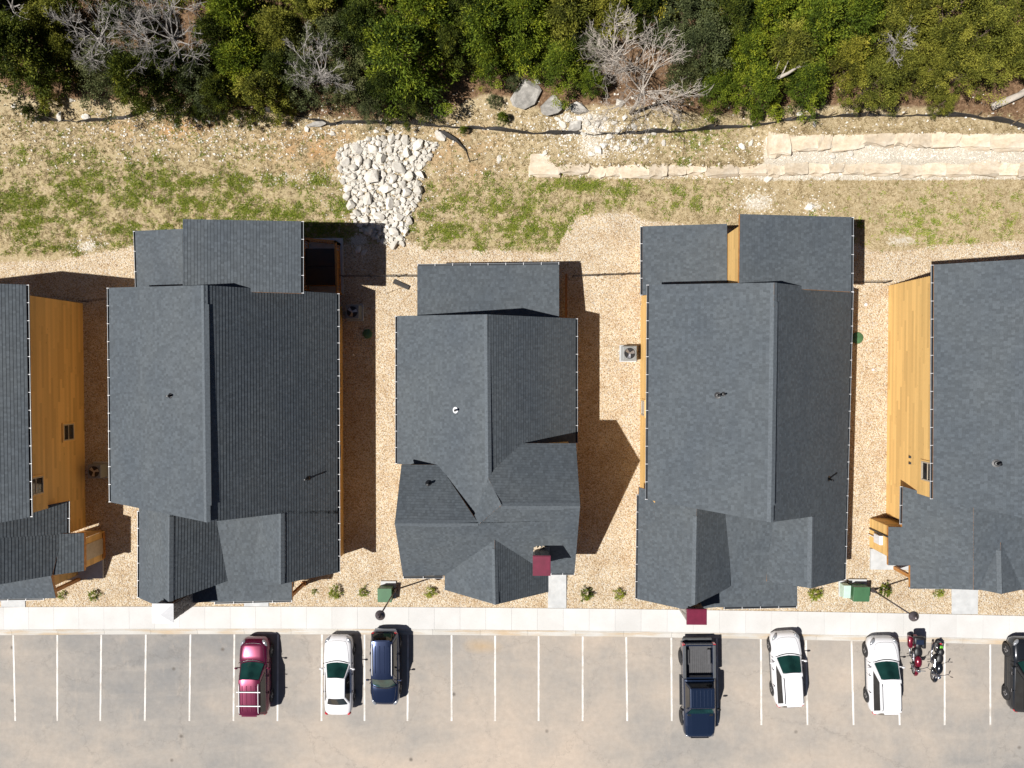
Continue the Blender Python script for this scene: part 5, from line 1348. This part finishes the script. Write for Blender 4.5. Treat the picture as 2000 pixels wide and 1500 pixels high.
def car(px, py, ang, lab, L, Wd, hood, belt, roofz, ws, we, rs, re_, col, metal=.25, rails=None, bars=False, ribs=0, suv=True, taper=.7, cat='car', name='parked_car', rough=.3, trunk=None, glassf='teal_glass'):
    """local +y is the front. ws/we: windscreen base/top; rs/re_: rear glass top/base, as fractions of L from the centre"""
    p = W(px, py, 0); e = thing(name, (p.x, p.y, .006), lab, cat, 'cars parked in the marked bays', rz=ang)
    pm = paint(name+'_paint', col, metal, rough)
    hw = Wd/2; zt = [(-.5, (trunk or belt)-.22), (-.485, (trunk or belt)-.06), (-.46, (trunk or belt)), (re_, belt if not trunk else trunk+.02), (ws, belt), (ws+.02, hood+.08), (.36, hood), (.44, hood-.07), (.485, hood-.2), (.5, hood-.34)]
    wt = [(-.5, .66), (-.49, .76), (-.475, .84), (-.45, .91), (-.38, .97), (-.25, 1), (.25, 1), (.36, .985), (.42, .95), (.455, .89), (.48, .79), (.493, .69), (.5, .58)]
    st = [-.5, -.495, -.485, -.465, -.44, -.4, -.33, re_, -.2, -.1, 0, .1, ws, ws+.02, .3, .36, .41, .44, .465, .485, .495, .5]
    st = sorted(set(round(s_, 4) for s_ in st)); m_ = MB(); rings = []
    for s_ in st:
        w = hw*interp(wt, s_); z = interp(zt, s_); zb = .28+(.12 if abs(s_) > .47 else 0)
        h = z-zb
        half = [(0, z+.035), (w*.45, z+.028), (w*.74, z+.005), (w*.86, z-.035), (w*.93, z-.1*min(1, h/.4)), (w*.985, zb+h*.62), (w, zb+h*.45), (w*.985, zb+h*.22), (w*.95, zb)]
        ring = [(-x, s_*L, z_) for x, z_ in half[::-1]]+[(x, s_*L, z_) for x, z_ in half[1:]]
        rings.append(ring)
    k = len(rings[0])
    for a, b in zip(rings[:-1], rings[1:]):
        for i in range(k-1): m_.face([a[i], a[i+1], b[i+1], b[i]])
    m_.face(rings[0][::-1]); m_.face(rings[-1])
    for a, b in zip(rings[:-1], rings[1:]): m_.face([a[0], b[0], b[-1], a[-1]])
    me = m_.mesh('body', pm, True)
    bm = bmesh.new(); bm.from_mesh(me); bmesh.ops.remove_doubles(bm, verts=bm.verts, dist=.0005); bmesh.ops.recalc_face_normals(bm, faces=bm.faces); bm.to_mesh(me); bm.free()
    body = bpy.data.objects.new('body', me); C.objects.link(body); body.parent = e
    # greenhouse
    bw, rw = hw*.885, hw*taper
    yb0, yb1, yr0, yr1 = re_*L, ws*L, rs*L, we*L
    zb = belt+.0; zr_ = roofz
    def shell(inset, dz):
        B = [(-bw, yb0), (bw, yb0), (bw, yb1-.05), (-bw, yb1-.05)]
        return B
    Bq = [Vector((-bw, yb0, zb-.06)), Vector((bw, yb0, zb-.06)), Vector((bw*.97, yb1, zb-.06)), Vector((-bw*.97, yb1, zb-.06))]
    Tq = [Vector((-rw*.96, yr0, zr_-.05)), Vector((rw*.96, yr0, zr_-.05)), Vector((rw, yr1, zr_-.03)), Vector((-rw, yr1, zr_-.03))]
    g = MB(); ns = 7
    # cabin shell with rounded top: loft from belt ring to roof ring
    g.mesh_faces(Bq+Tq, [(0, 1, 5, 4), (1, 2, 6, 5), (2, 3, 7, 6), (3, 0, 4, 7), (4, 5, 6, 7)])
    cb = g.build('cabin', pm, e, bevel=.05)
    rf = MB(); nx, ny = 9, 11; vs = []
    for j in range(ny+1):
        v = j/ny
        for i in range(nx+1):
            u = i/nx; ax = lerp(Tq[0].x, Tq[1].x, u) if v < .5 else lerp(Tq[3].x, Tq[2].x, u)
            xx = lerp(lerp(Tq[0].x, Tq[1].x, u), lerp(Tq[3].x, Tq[2].x, u), v)*1.015
            bow = .05*(1-(2*v-1)**2)*L/4.7; yy = lerp(yr0-.0, yr1+.0, v)+(.06*(1-(2*u-1)**2))*(1 if v > .5 else -.6)*abs(2*v-1)
            zc = zr_-.035+.05*(1-(2*u-1)**4)+.035*(1-(2*v-1)**4)
            if ribs and .18 < v < .86 and .12 < u < .88: zc += .0
            vs.append((xx, yy, zc))
    fs = [(j*(nx+1)+i, j*(nx+1)+i+1, (j+1)*(nx+1)+i+1, (j+1)*(nx+1)+i) for j in range(ny) for i in range(nx)]
    rf.mesh_faces(vs, fs); roof = rf.build('roof', pm, e, True)
    for i in range(ribs):
        x = lerp(-rw*.62, rw*.62, i/(ribs-1)); m2 = MB(); m2.box((x, (yr0+yr1)/2-.05, zr_+.05), (.05, (yr1-yr0)*.74, .025)); m2.build('roof_rib', pm, roof, bevel=.01)
    def quad(name, a, b, c, d, mat, ins=(.06, .06, .08, .06), bow=0.0, fwd=0.0):
        # a,b bottom; c,d top (a-b-c-d around); inset in (left,right,bottom,top) fractions
        m2 = MB(); nn = ((b-a).cross(d-a)).normalized(); N_ = 6; vs = []
        for j in range(4):
            v = lerp(ins[2], 1-ins[3], j/3)
            for i in range(N_+1):
                u = lerp(ins[0], 1-ins[1], i/N_); P_ = (a.lerp(b, u)).lerp(d.lerp(c, u), v); vs.append(P_+nn*(.014+bow*(1-(2*u-1)**2))+Vector((0, fwd*(1-(2*u-1)**2)*(1-v), .25*abs(fwd)*(1-(2*u-1)**2)*(1-v))))
        fs = [(j*(N_+1)+i, j*(N_+1)+i+1, (j+1)*(N_+1)+i+1, (j+1)*(N_+1)+i) for j in range(3) for i in range(N_)]
        m2.mesh_faces(vs, fs); return m2.build(name, mat, cb, True)
    quad('windscreen', Bq[2], Bq[3], Tq[3], Tq[2], M[glassf], (.05, .05, .1, .04), .05, .17)
    quad('rear_window', Bq[0], Bq[1], Tq[1], Tq[0], M['dark_glass'], (.08, .08, .22, .08), .03, -.06)
    quad('side_window', Bq[1], Bq[2], Tq[2], Tq[1], M['dark_glass'], (.07, .12, .16, .1), .012)
    quad('side_window', Bq[3], Bq[0], Tq[0], Tq[3], M['dark_glass'], (.12, .07, .16, .1), .012)
    # wheels, arches
    wb = L*.295; r_ = .36 if suv else .325
    for sx in (-1, 1):
        for y in (wb+.03, -wb): 
            wheel_parts(e, sx*(hw-.10), y, r_, .22, sx)
            m2 = MB(); m2.lathe([(r_*1.16, 0), (r_*1.16, .012), (0, .012)], (sx*(hw-.012), y, r_), 22, M=Matrix.Rotation(sx*math.pi/2, 3, 'Y')); m2.build('wheel_arch', M['trim'], body)
        # lamps
        m2 = MB(); m2.ellipsoid((sx*hw*.74, L*.448, hood-.155), (.12, .24, .085), M=Matrix.Rotation(sx*.55, 3, 'Z')); m2.build('headlight', M['lens'], body, True)
        m2 = MB(); m2.ellipsoid((sx*hw*.78, -L*.474, (trunk or belt)-.12), (.13, .075, .15), M=Matrix.Rotation(sx*.5, 3, 'Z')); m2.build('tail_light', M['red_lens'], body, True)
        m2 = MB(); m2.ellipsoid((sx*(hw+.1), ws*L-.32, belt+.06), (.11, .065, .075)); m2.box((sx*(hw-.02), ws*L-.3, belt), (.2, .05, .04)); m2.build('wing_mirror', pm, body, True)
        for y in (.03, -.2):
            m2 = MB(); m2.box((sx*(hw*.985), y*L, belt-.16), (.03, .2, .035)); m2.build('door_handle', M['chrome'] if metal < .5 else M['trim'], body, bevel=.008)
        m2 = MB(); m2.box((sx*(hw*.975), -.01*L, .33), (.06, L*.44, .12)); m2.build('sill', M['trim'], body, bevel=.02)
        if rails:
            m2 = MB(); x = sx*rw*.9; m2.tube([(x, yr0+.12, zr_+.02), (x, yr0+.25, zr_+.075), (x, yr1-.35, zr_+.08), (x, yr1-.2, zr_+.03)], .024, 8); m2.build('roof_rail', M[rails], roof, True)
    if bars:
        for f in (.28, .68):
            m2 = MB(); m2.box((0, lerp(yr0, yr1, f), zr_+.1), (rw*2*1.14, .06, .03)); m2.build('roof_bar', M['white_metal'], roof, bevel=.01)
    m2 = MB(); m2.box((0, L*.487, hood-.34), (Wd*.62, .06, .16)); m2.build('grille', M['trim'], body, bevel=.02)
    m2 = MB(); m2.box((0, L*.46, .42), (Wd*.8, .14, .1)); m2.build('front_bumper_trim', M['trim'], body, bevel=.03)
    m2 = MB(); m2.box((0, -L*.488, .47), (Wd*.74, .1, .13)); m2.build('rear_bumper', M['trim'], body, bevel=.03)
    # wiper cowl and bonnet seam
    def ztop(y, xf): return interp(zt, y/L)+float(np.interp(xf, [0, .45, .74, .86], [.035, .028, .005, -.035]))
    m2 = MB(); cp = []
    for i in range(15):
        u = -1+2*i/14; y = ws*L+.03+.17*(1-u*u); cp.append((u*bw*.93, y, ztop(y, abs(u)*.8)+.004))
    m2.tube(cp, .03, 6); m2.build('cowl', M['trim'], body, True)
    m2 = MB(); cp = []
    for i in range(25):
        u = -1+2*i/24; au = abs(u)
        y = L*(.452-.03*au*au) if au < .6 else lerp(L*(.452-.03*.36), ws*L+.1, (au-.6)/.4); xf = .62*au/.6 if au < .6 else lerp(.62, .8, ((au-.6)/.4)**.6)
        cp.append((math.copysign(xf*hw*interp(wt, y/L), u), y, ztop(y, xf)+.0))
    m2.tube(cp, .009, 5); m2.build('bonnet_seam', M['trim'], body)
    for y in (.02, -.2, ws-.01):
        for sx in (-1, 1):
            m2 = MB(); m2.box((sx*hw*.972, y*L, (belt+.45)/2), (.05, .012, belt-.5)); m2.build('door_seam', M['trim'], body)
    if suv:
        m2 = MB(); m2.box((0, yr0-.03, zr_-.012), (rw*1.45, .16, .03)); m2.build('spoiler', pm, cb, bevel=.05)
    return e
car(507, 1310, 0, 'burgundy sport utility vehicle with white roof rack bars', 4.75, 1.86, 1.05, 1.08, 1.74, .2, .03, -.42, -.485, (.125, .008, .038), .5, 'white_metal', True, 4, taper=.70, rough=.26)
car(667, 1309, 0, 'white sedan parked alongside the dark blue sport utility vehicle', 4.9, 1.82, .92, .95, 1.43, .17, .015, -.23, -.37, (.74, .74, .76), 0, None, False, 0, False, .62, trunk=.98)
car(757, 1294, math.pi, 'dark blue sport utility vehicle backed in beside the white sedan', 4.7, 1.84, 1.0, 1.06, 1.72, .2, .06, -.42, -.485, (.018, .03, .075), .6, 'white_metal', False, 4, taper=.72, rough=.25)
car(1529, 1297, math.radians(4), 'white hatchback-style crossover parked askew between the pickup and the motorcycles', 4.55, 1.84, 1.0, 1.02, 1.64, .2, .02, -.4, -.485, (.74, .74, .76), 0, 'trim', False, 0, taper=.66)
car(1714, 1309, math.radians(2), 'white crossover parked right next to the two motorcycles', 4.7, 1.86, 1.02, 1.04, 1.66, .2, .02, -.4, -.485, (.74, .74, .76), 0, 'trim', False, 0, taper=.66)
car(1986, 1307, 0, 'black sport utility vehicle cut off by the picture edge beyond the motorcycles', 4.5, 1.86, 1.05, 1.08, 1.76, .2, .05, -.42, -.485, (.018, .02, .025), .4, 'rim', False, 0, taper=.72, rough=.25)

def pickup(px, py, ang):
    p = W(px, py, 0); e = thing('pickup_truck', (p.x, p.y, .006), 'dark navy pickup truck with an open ribbed cargo bed', 'pickup truck', rz=ang)
    pm = paint('navy_paint', (.014, .026, .06), .45, .25); L, hw = 5.95, 1.0
    # +y front. stations: front body (hood + cab floor)
    m_ = MB(); rings = []
    wt = [(.5, .62), (.493, .74), (.475, .86), (.45, .94), (.4, .98), (.3, 1), (-.13, 1)]
    for s_ in (.5, .495, .485, .465, .44, .4, .35, .3, .22, .2, .1, 0, -.08, -.13):
        w = hw*float(np.interp(-s_, [-q for q, _ in wt], [b for _, b in wt])); z = float(np.interp(-s_, [-.5, -.48, -.44, -.36, -.24, -.2, .13], [.85, 1.02, 1.12, 1.17, 1.2, 1.22, 1.22])); zb = .42
        h = z-zb; half = [(0, z+.03), (w*.5, z+.025), (w*.78, z), (w*.9, z-.05), (w*.97, z-.16), (w, zb+h*.5), (w*.98, zb+.1), (w*.95, zb)]
        rings.append([(-x, s_*L, z_) for x, z_ in half[::-1]]+[(x, s_*L, z_) for x, z_ in half[1:]])
    k = len(rings[0])
    for a, b in zip(rings[:-1], rings[1:]):
        for i in range(k-1): m_.face([a[i+1], a[i], b[i], b[i+1]])
        m_.face([a[0], a[-1], b[-1], b[0]])
    m_.face(rings[0]); m_.face(rings[-1][::-1]); body = m_.build('body', pm, e, True)
    # cab
    bw, rw = .9, .74; zb, zr_ = 1.18, 1.88
    B = [Vector((-bw, -.115*L, zb)), Vector((bw, -.115*L, zb)), Vector((bw, .225*L, zb)), Vector((-bw, .225*L, zb))]; T = [Vector((-rw, -.09*L, zr_)), Vector((rw, -.09*L, zr_)), Vector((rw, .115*L, zr_)), Vector((-rw, .115*L, zr_))]
    g = MB(); g.mesh_faces(B+T, [(0, 1, 5, 4), (1, 2, 6, 5), (2, 3, 7, 6), (3, 0, 4, 7), (4, 5, 6, 7)]); cab = g.build('cabin', pm, e, bevel=.06)
    for i in range(6):
        m2 = MB(); m2.box((lerp(-.55, .55, i/5), .012*L, zr_+.005), (.05, .17*L, .02)); m2.build('roof_rib', pm, cab, bevel=.008)
    def quad(name, a, b, c, d, mat, ins):
        nn = ((b-a).cross(d-a)).normalized(); m2 = MB(); Q = lambda u, v: a.lerp(b, u).lerp(d.lerp(c, u), v)+nn*.014
        m2.face([Q(ins[0], ins[2]), Q(1-ins[1], ins[2]), Q(1-ins[1], 1-ins[3]), Q(ins[0], 1-ins[3])]); return m2.build(name, mat, cab)
    quad('windscreen', B[2], B[3], T[3], T[2], M['teal_glass'], (.06, .06, .1, .06)); quad('rear_window', B[0], B[1], T[1], T[0], M['dark_glass'], (.1, .1, .2, .12))
    quad('side_window', B[1], B[2], T[2], T[1], M['dark_glass'], (.06, .14, .12, .1)); quad('side_window', B[3], B[0], T[0], T[3], M['dark_glass'], (.14, .06, .12, .1))
    # bed
    y0, y1 = -.49*L, -.14*L; bed = MB(); zt = 1.2
    for sx in (-1, 1):
        bed = MB(); bed.box((sx*.9, (y0+y1)/2, .82), (.18, y1-y0, .78)); bed.build('bed_wall', pm, e, bevel=.03)
    m2 = MB(); m2.box((0, y0+.04, .84), (1.62, .09, .74)); m2.build('tailgate', pm, e, bevel=.02)
    m2 = MB(); m2.box((0, y1-.04, .84), (1.62, .08, .72)); m2.build('bulkhead', pm, e, bevel=.01)
    m2 = MB(); m2.box((0, (y0+y1)/2, .66), (1.62, y1-y0-.17, .06)); fl = m2.build('bed_floor', M['bedfloor'], e)
    for i in range(13):
        m3 = MB(); m3.box((lerp(-.72, .72, i/12), (y0+y1)/2, .705), (.06, y1-y0-.2, .03)); m3.build('bed_rib', M['bedfloor'], fl)
    for sx in (-1, 1):
        m2 = MB(); m2.box((sx*.9, (y0+y1)/2, zt+.025), (.15, y1-y0-.06, .03)); m2.build('bed_rail_cap', M['railcap'], e, bevel=.008)
        m2 = MB(); m2.box((sx*.66, (y0+y1)/2-.15, .78), (.2, .95, .2)); m2.build('wheel_tub', M['bedfloor'], e, bevel=.04)
        m2 = MB(); m2.box((sx*.93, y0+.03, 1.02), (.16, .12, .34)); m2.build('tail_light', M['red_lens'], e, bevel=.02)
        m2 = MB(); m2.ellipsoid((sx*.72, .465*L, .92), (.17, .12, .12)); m2.build('headlight', M['lens'], body, True)
        m2 = MB(); m2.box((sx*1.12, .17*L, 1.3), (.2, .1, .2)); m2.build('wing_mirror', M['trim'], cab, bevel=.03)
        m2 = MB(); m2.box((sx*1.02, .03*L, .42), (.14, 1.9, .06)); m2.build('running_board', M['trim'], e, bevel=.015)
        for y in (.315*L, -.315*L):
            wheel_parts(e, sx*.93, y, .4, .26, sx); m2 = MB(); m2.lathe([(.5, 0), (.5, .02), (.36, .02)], (sx*.995, y, .42), 22, M=Matrix.Rotation(sx*math.pi/2, 3, 'Y')); m2.build('wheel_arch', M['trim'], e)
    m2 = MB(); m2.box((0, y0-.1, .58), (1.8, .2, .16)); m2.build('rear_bumper', M['railcap'], e, bevel=.03)
    m2 = MB(); m2.box((0, .487*L, .9), (1.1, .06, .26)); m2.build('grille', M['trim'], body, bevel=.02)
    m2 = MB(); m2.box((0, .235*L, zb+.03), (1.55, .12, .03)); m2.build('cowl', M['trim'], body, bevel=.01)
M['bedfloor'] = simple('bed_liner', (.075, .075, .08), .7); M['railcap'] = simple('bed_rail_plastic', (.07, .075, .08), .55)
pickup(1358, 1335, math.pi+math.radians(1))

def motorcycle(px, py, ang, lab, col, accent, bags):
    p = W(px, py, 0); e = thing('motorcycle', (p.x, p.y, .006), lab, 'motorcycle', 'two motorcycles sharing a bay', rz=ang); e.scale = (1.25, 1.12, 1.15)
    lean = Matrix.Rotation(math.radians(9), 4, 'Y')
    pm = paint('tank_paint', col, .35, .22); am = paint('accent_paint', accent, .1, .3)
    def add(mb_, name, mat, smooth=True, bevel=0, parent=None):
        o = mb_.build(name, mat, parent or e, smooth, bevel)
        if not parent: o.matrix_local = lean
        return o
    for y, r_, w in ((.8, .33, .12), (-.75, .32, .16)):
        Mx = Matrix.Rotation(math.pi/2, 3, 'Y'); m_ = MB(); m_.lathe([(r_*.74, -w/2), (r_*.95, -w/2), (r_, -w*.25), (r_, w*.25), (r_*.95, w/2), (r_*.74, w/2), (r_*.74, -w/2)], (0, y, r_), 26, M=Mx); t = add(m_, 'wheel', M['rubber'])
        m2 = MB(); m2.lathe([(r_*.7, -.04), (r_*.76, -.045), (r_*.76, .045), (r_*.7, .04), (r_*.7, -.04)], (0, y, r_), 24, M=Mx); m2.lathe([(.05, -.08), (.05, .08)], (0, y, r_), 10, M=Mx)
        for k in range(9):
            a = 6.283*k/9; m2.tube([(0, y, r_), (0, y+math.cos(a)*r_*.72, r_+math.sin(a)*r_*.72)], .012, 4, cap=False)
        add(m2, 'rim', M['rim'], True, 0, t)
        m3 = MB(); vs = []; n = 10
        a0, a1 = (.35, 2.5) if y > 0 else (.5, 3.0)
        for i in range(n+1):
            a = lerp(a0, a1, i/n); rr0 = r_+.045
            for x, dz in ((-.08, -.03), (-.05, .0), (0, .015), (.05, 0), (.08, -.03)): vs.append((x*(1.2 if y < 0 else 1), y+math.cos(a)*(rr0+dz), r_+math.sin(a)*(rr0+dz)))
        m3.mesh_faces(vs, [(i*5+j, i*5+j+1, (i+1)*5+j+1, (i+1)*5+j) for i in range(n) for j in range(4)]); add(m3, 'fender', pm)
    m_ = MB()
    for sx in (-.09, .09): m_.tube([(sx, .8, .33), (sx, .68, .66), (sx, .52, 1.0)], .026, 8)
    add(m_, 'fork', M['chrome'])
    m_ = MB(); m_.tube([(-.42, .2, 1.06), (-.36, .36, 1.1), (-.12, .5, 1.04), (.12, .5, 1.04), (.36, .36, 1.1), (.42, .2, 1.06)], .016, 8); hbr = add(m_, 'handlebar', M['chrome'])
    for sx in (-1, 1):
        m_ = MB(); m_.tube([(sx*.38, .3, 1.08), (sx*.43, .16, 1.05)], .024, 8); add(m_, 'grip', M['black'], True, 0, hbr)
        m_ = MB(); m_.tube([(sx*.34, .4, 1.1), (sx*.42, .42, 1.24)], .008, 5); m_.ellipsoid((sx*.44, .42, 1.27), (.07, .02, .045)); add(m_, 'mirror', M['black'], True, 0, hbr)
    m_ = MB(); m_.ellipsoid((0, .66, .93), (.11, .1, .11)); add(m_, 'headlamp', M['chrome'])
    m_ = MB(); m_.ellipsoid((0, .2, .86), (.17, .34, .15)); add(m_, 'fuel_tank', pm)
    m_ = MB(); m_.ellipsoid((0, -.28, .76), (.17, .3, .08)); m_.ellipsoid((0, -.68, .84), (.14, .2, .07)); add(m_, 'seat', M['black'])
    m_ = MB(); m_.box((0, .08, .45), (.3, .46, .28)); eng = add(m_, 'engine', M['chrome'], False, .04)
    for y, a in ((.2, .45), (-.02, -.45)):
        m_ = MB(); m_.lathe([(.1, 0), (.115, .03), (.1, .05), (.115, .08), (.1, .1), (.115, .13), (.1, .15), (.09, .26), (0, .28)], (0, y, .52), 14, M=Matrix.Rotation(-a, 3, 'X')); add(m_, 'cylinder', M['rim'], False, 0, eng)
    m_ = MB(); m_.lathe([(.0, -.03), (.1, -.03), (.12, 0), (.1, .03), (0, .035)], (.19, .1, .58), 16, M=Matrix.Rotation(math.pi/2, 3, 'Y')); add(m_, 'air_cleaner', M['chrome'], True, 0, eng)
    for sx, off in ((1, 0), (-1, 0)):
        m_ = MB(); m_.tube([(sx*.12, .25, .5), (sx*.2, .1, .28), (sx*.22, -.4, .28), (sx*.23, -1.0, .31)], [.025, .03, .045, .05], 9); add(m_, 'exhaust_pipe', M['chrome'])
    m_ = MB(); m_.tube([(0, .5, .95), (0, .36, .4), (0, 0, .28), (0, -.5, .33), (0, -.75, .33)], .03, 7); m_.tube([(0, .45, .88), (0, -.2, .7), (0, -.75, .68)], .028, 7); add(m_, 'frame', M['black'])
    for sx in (-1, 1): m_ = MB(); m_.tube([(sx*.14, .1, .3), (sx*.36, .14, .3)], .02, 6); add(m_, 'footpeg', M['black'])
    m_ = MB(); m_.tube([(-.1, 0, .28), (-.28, .05, .03)], .014, 6); add(m_, 'kickstand', M['black'])
    if bags:
        for sx in (-1, 1): m_ = MB(); m_.box((sx*.3, -.78, .56), (.2, .62, .36)); add(m_, 'saddlebag', pm if sx > 0 else M['black'], True, .06)
        m_ = MB(); m_.box((0, -1.0, .93), (.5, .42, .26)); add(m_, 'tour_case', M['black'], True, .07); m_ = MB(); m_.box((0, -.95, 1.075), (.34, .26, .03)); add(m_, 'luggage_rack', M['chrome'], False)
        m_ = MB(); m_.box((0, .58, 1.15), (.42, .03, .3), M=Matrix.Rotation(.5, 3, 'X')); add(m_, 'windshield', M['lens'], True)
    else:
        m_ = MB(); m_.box((0, -.92, .78), (.14, .18, .06)); add(m_, 'tail_cowl', am, True, .02)
    m_ = MB(); m_.ellipsoid((0, -1.08, .66), (.06, .04, .04)); add(m_, 'tail_light', M['red_lens'])
motorcycle(1782, 1273, math.pi, 'red touring motorcycle with saddlebags beside the white crossover', (.17, .008, .025), (.4, .02, .05), True)
motorcycle(1823, 1286, math.pi-.12, 'black motorcycle with a lime green tail standing by the painted line', (.012, .014, .02), (.12, .42, .03), False)
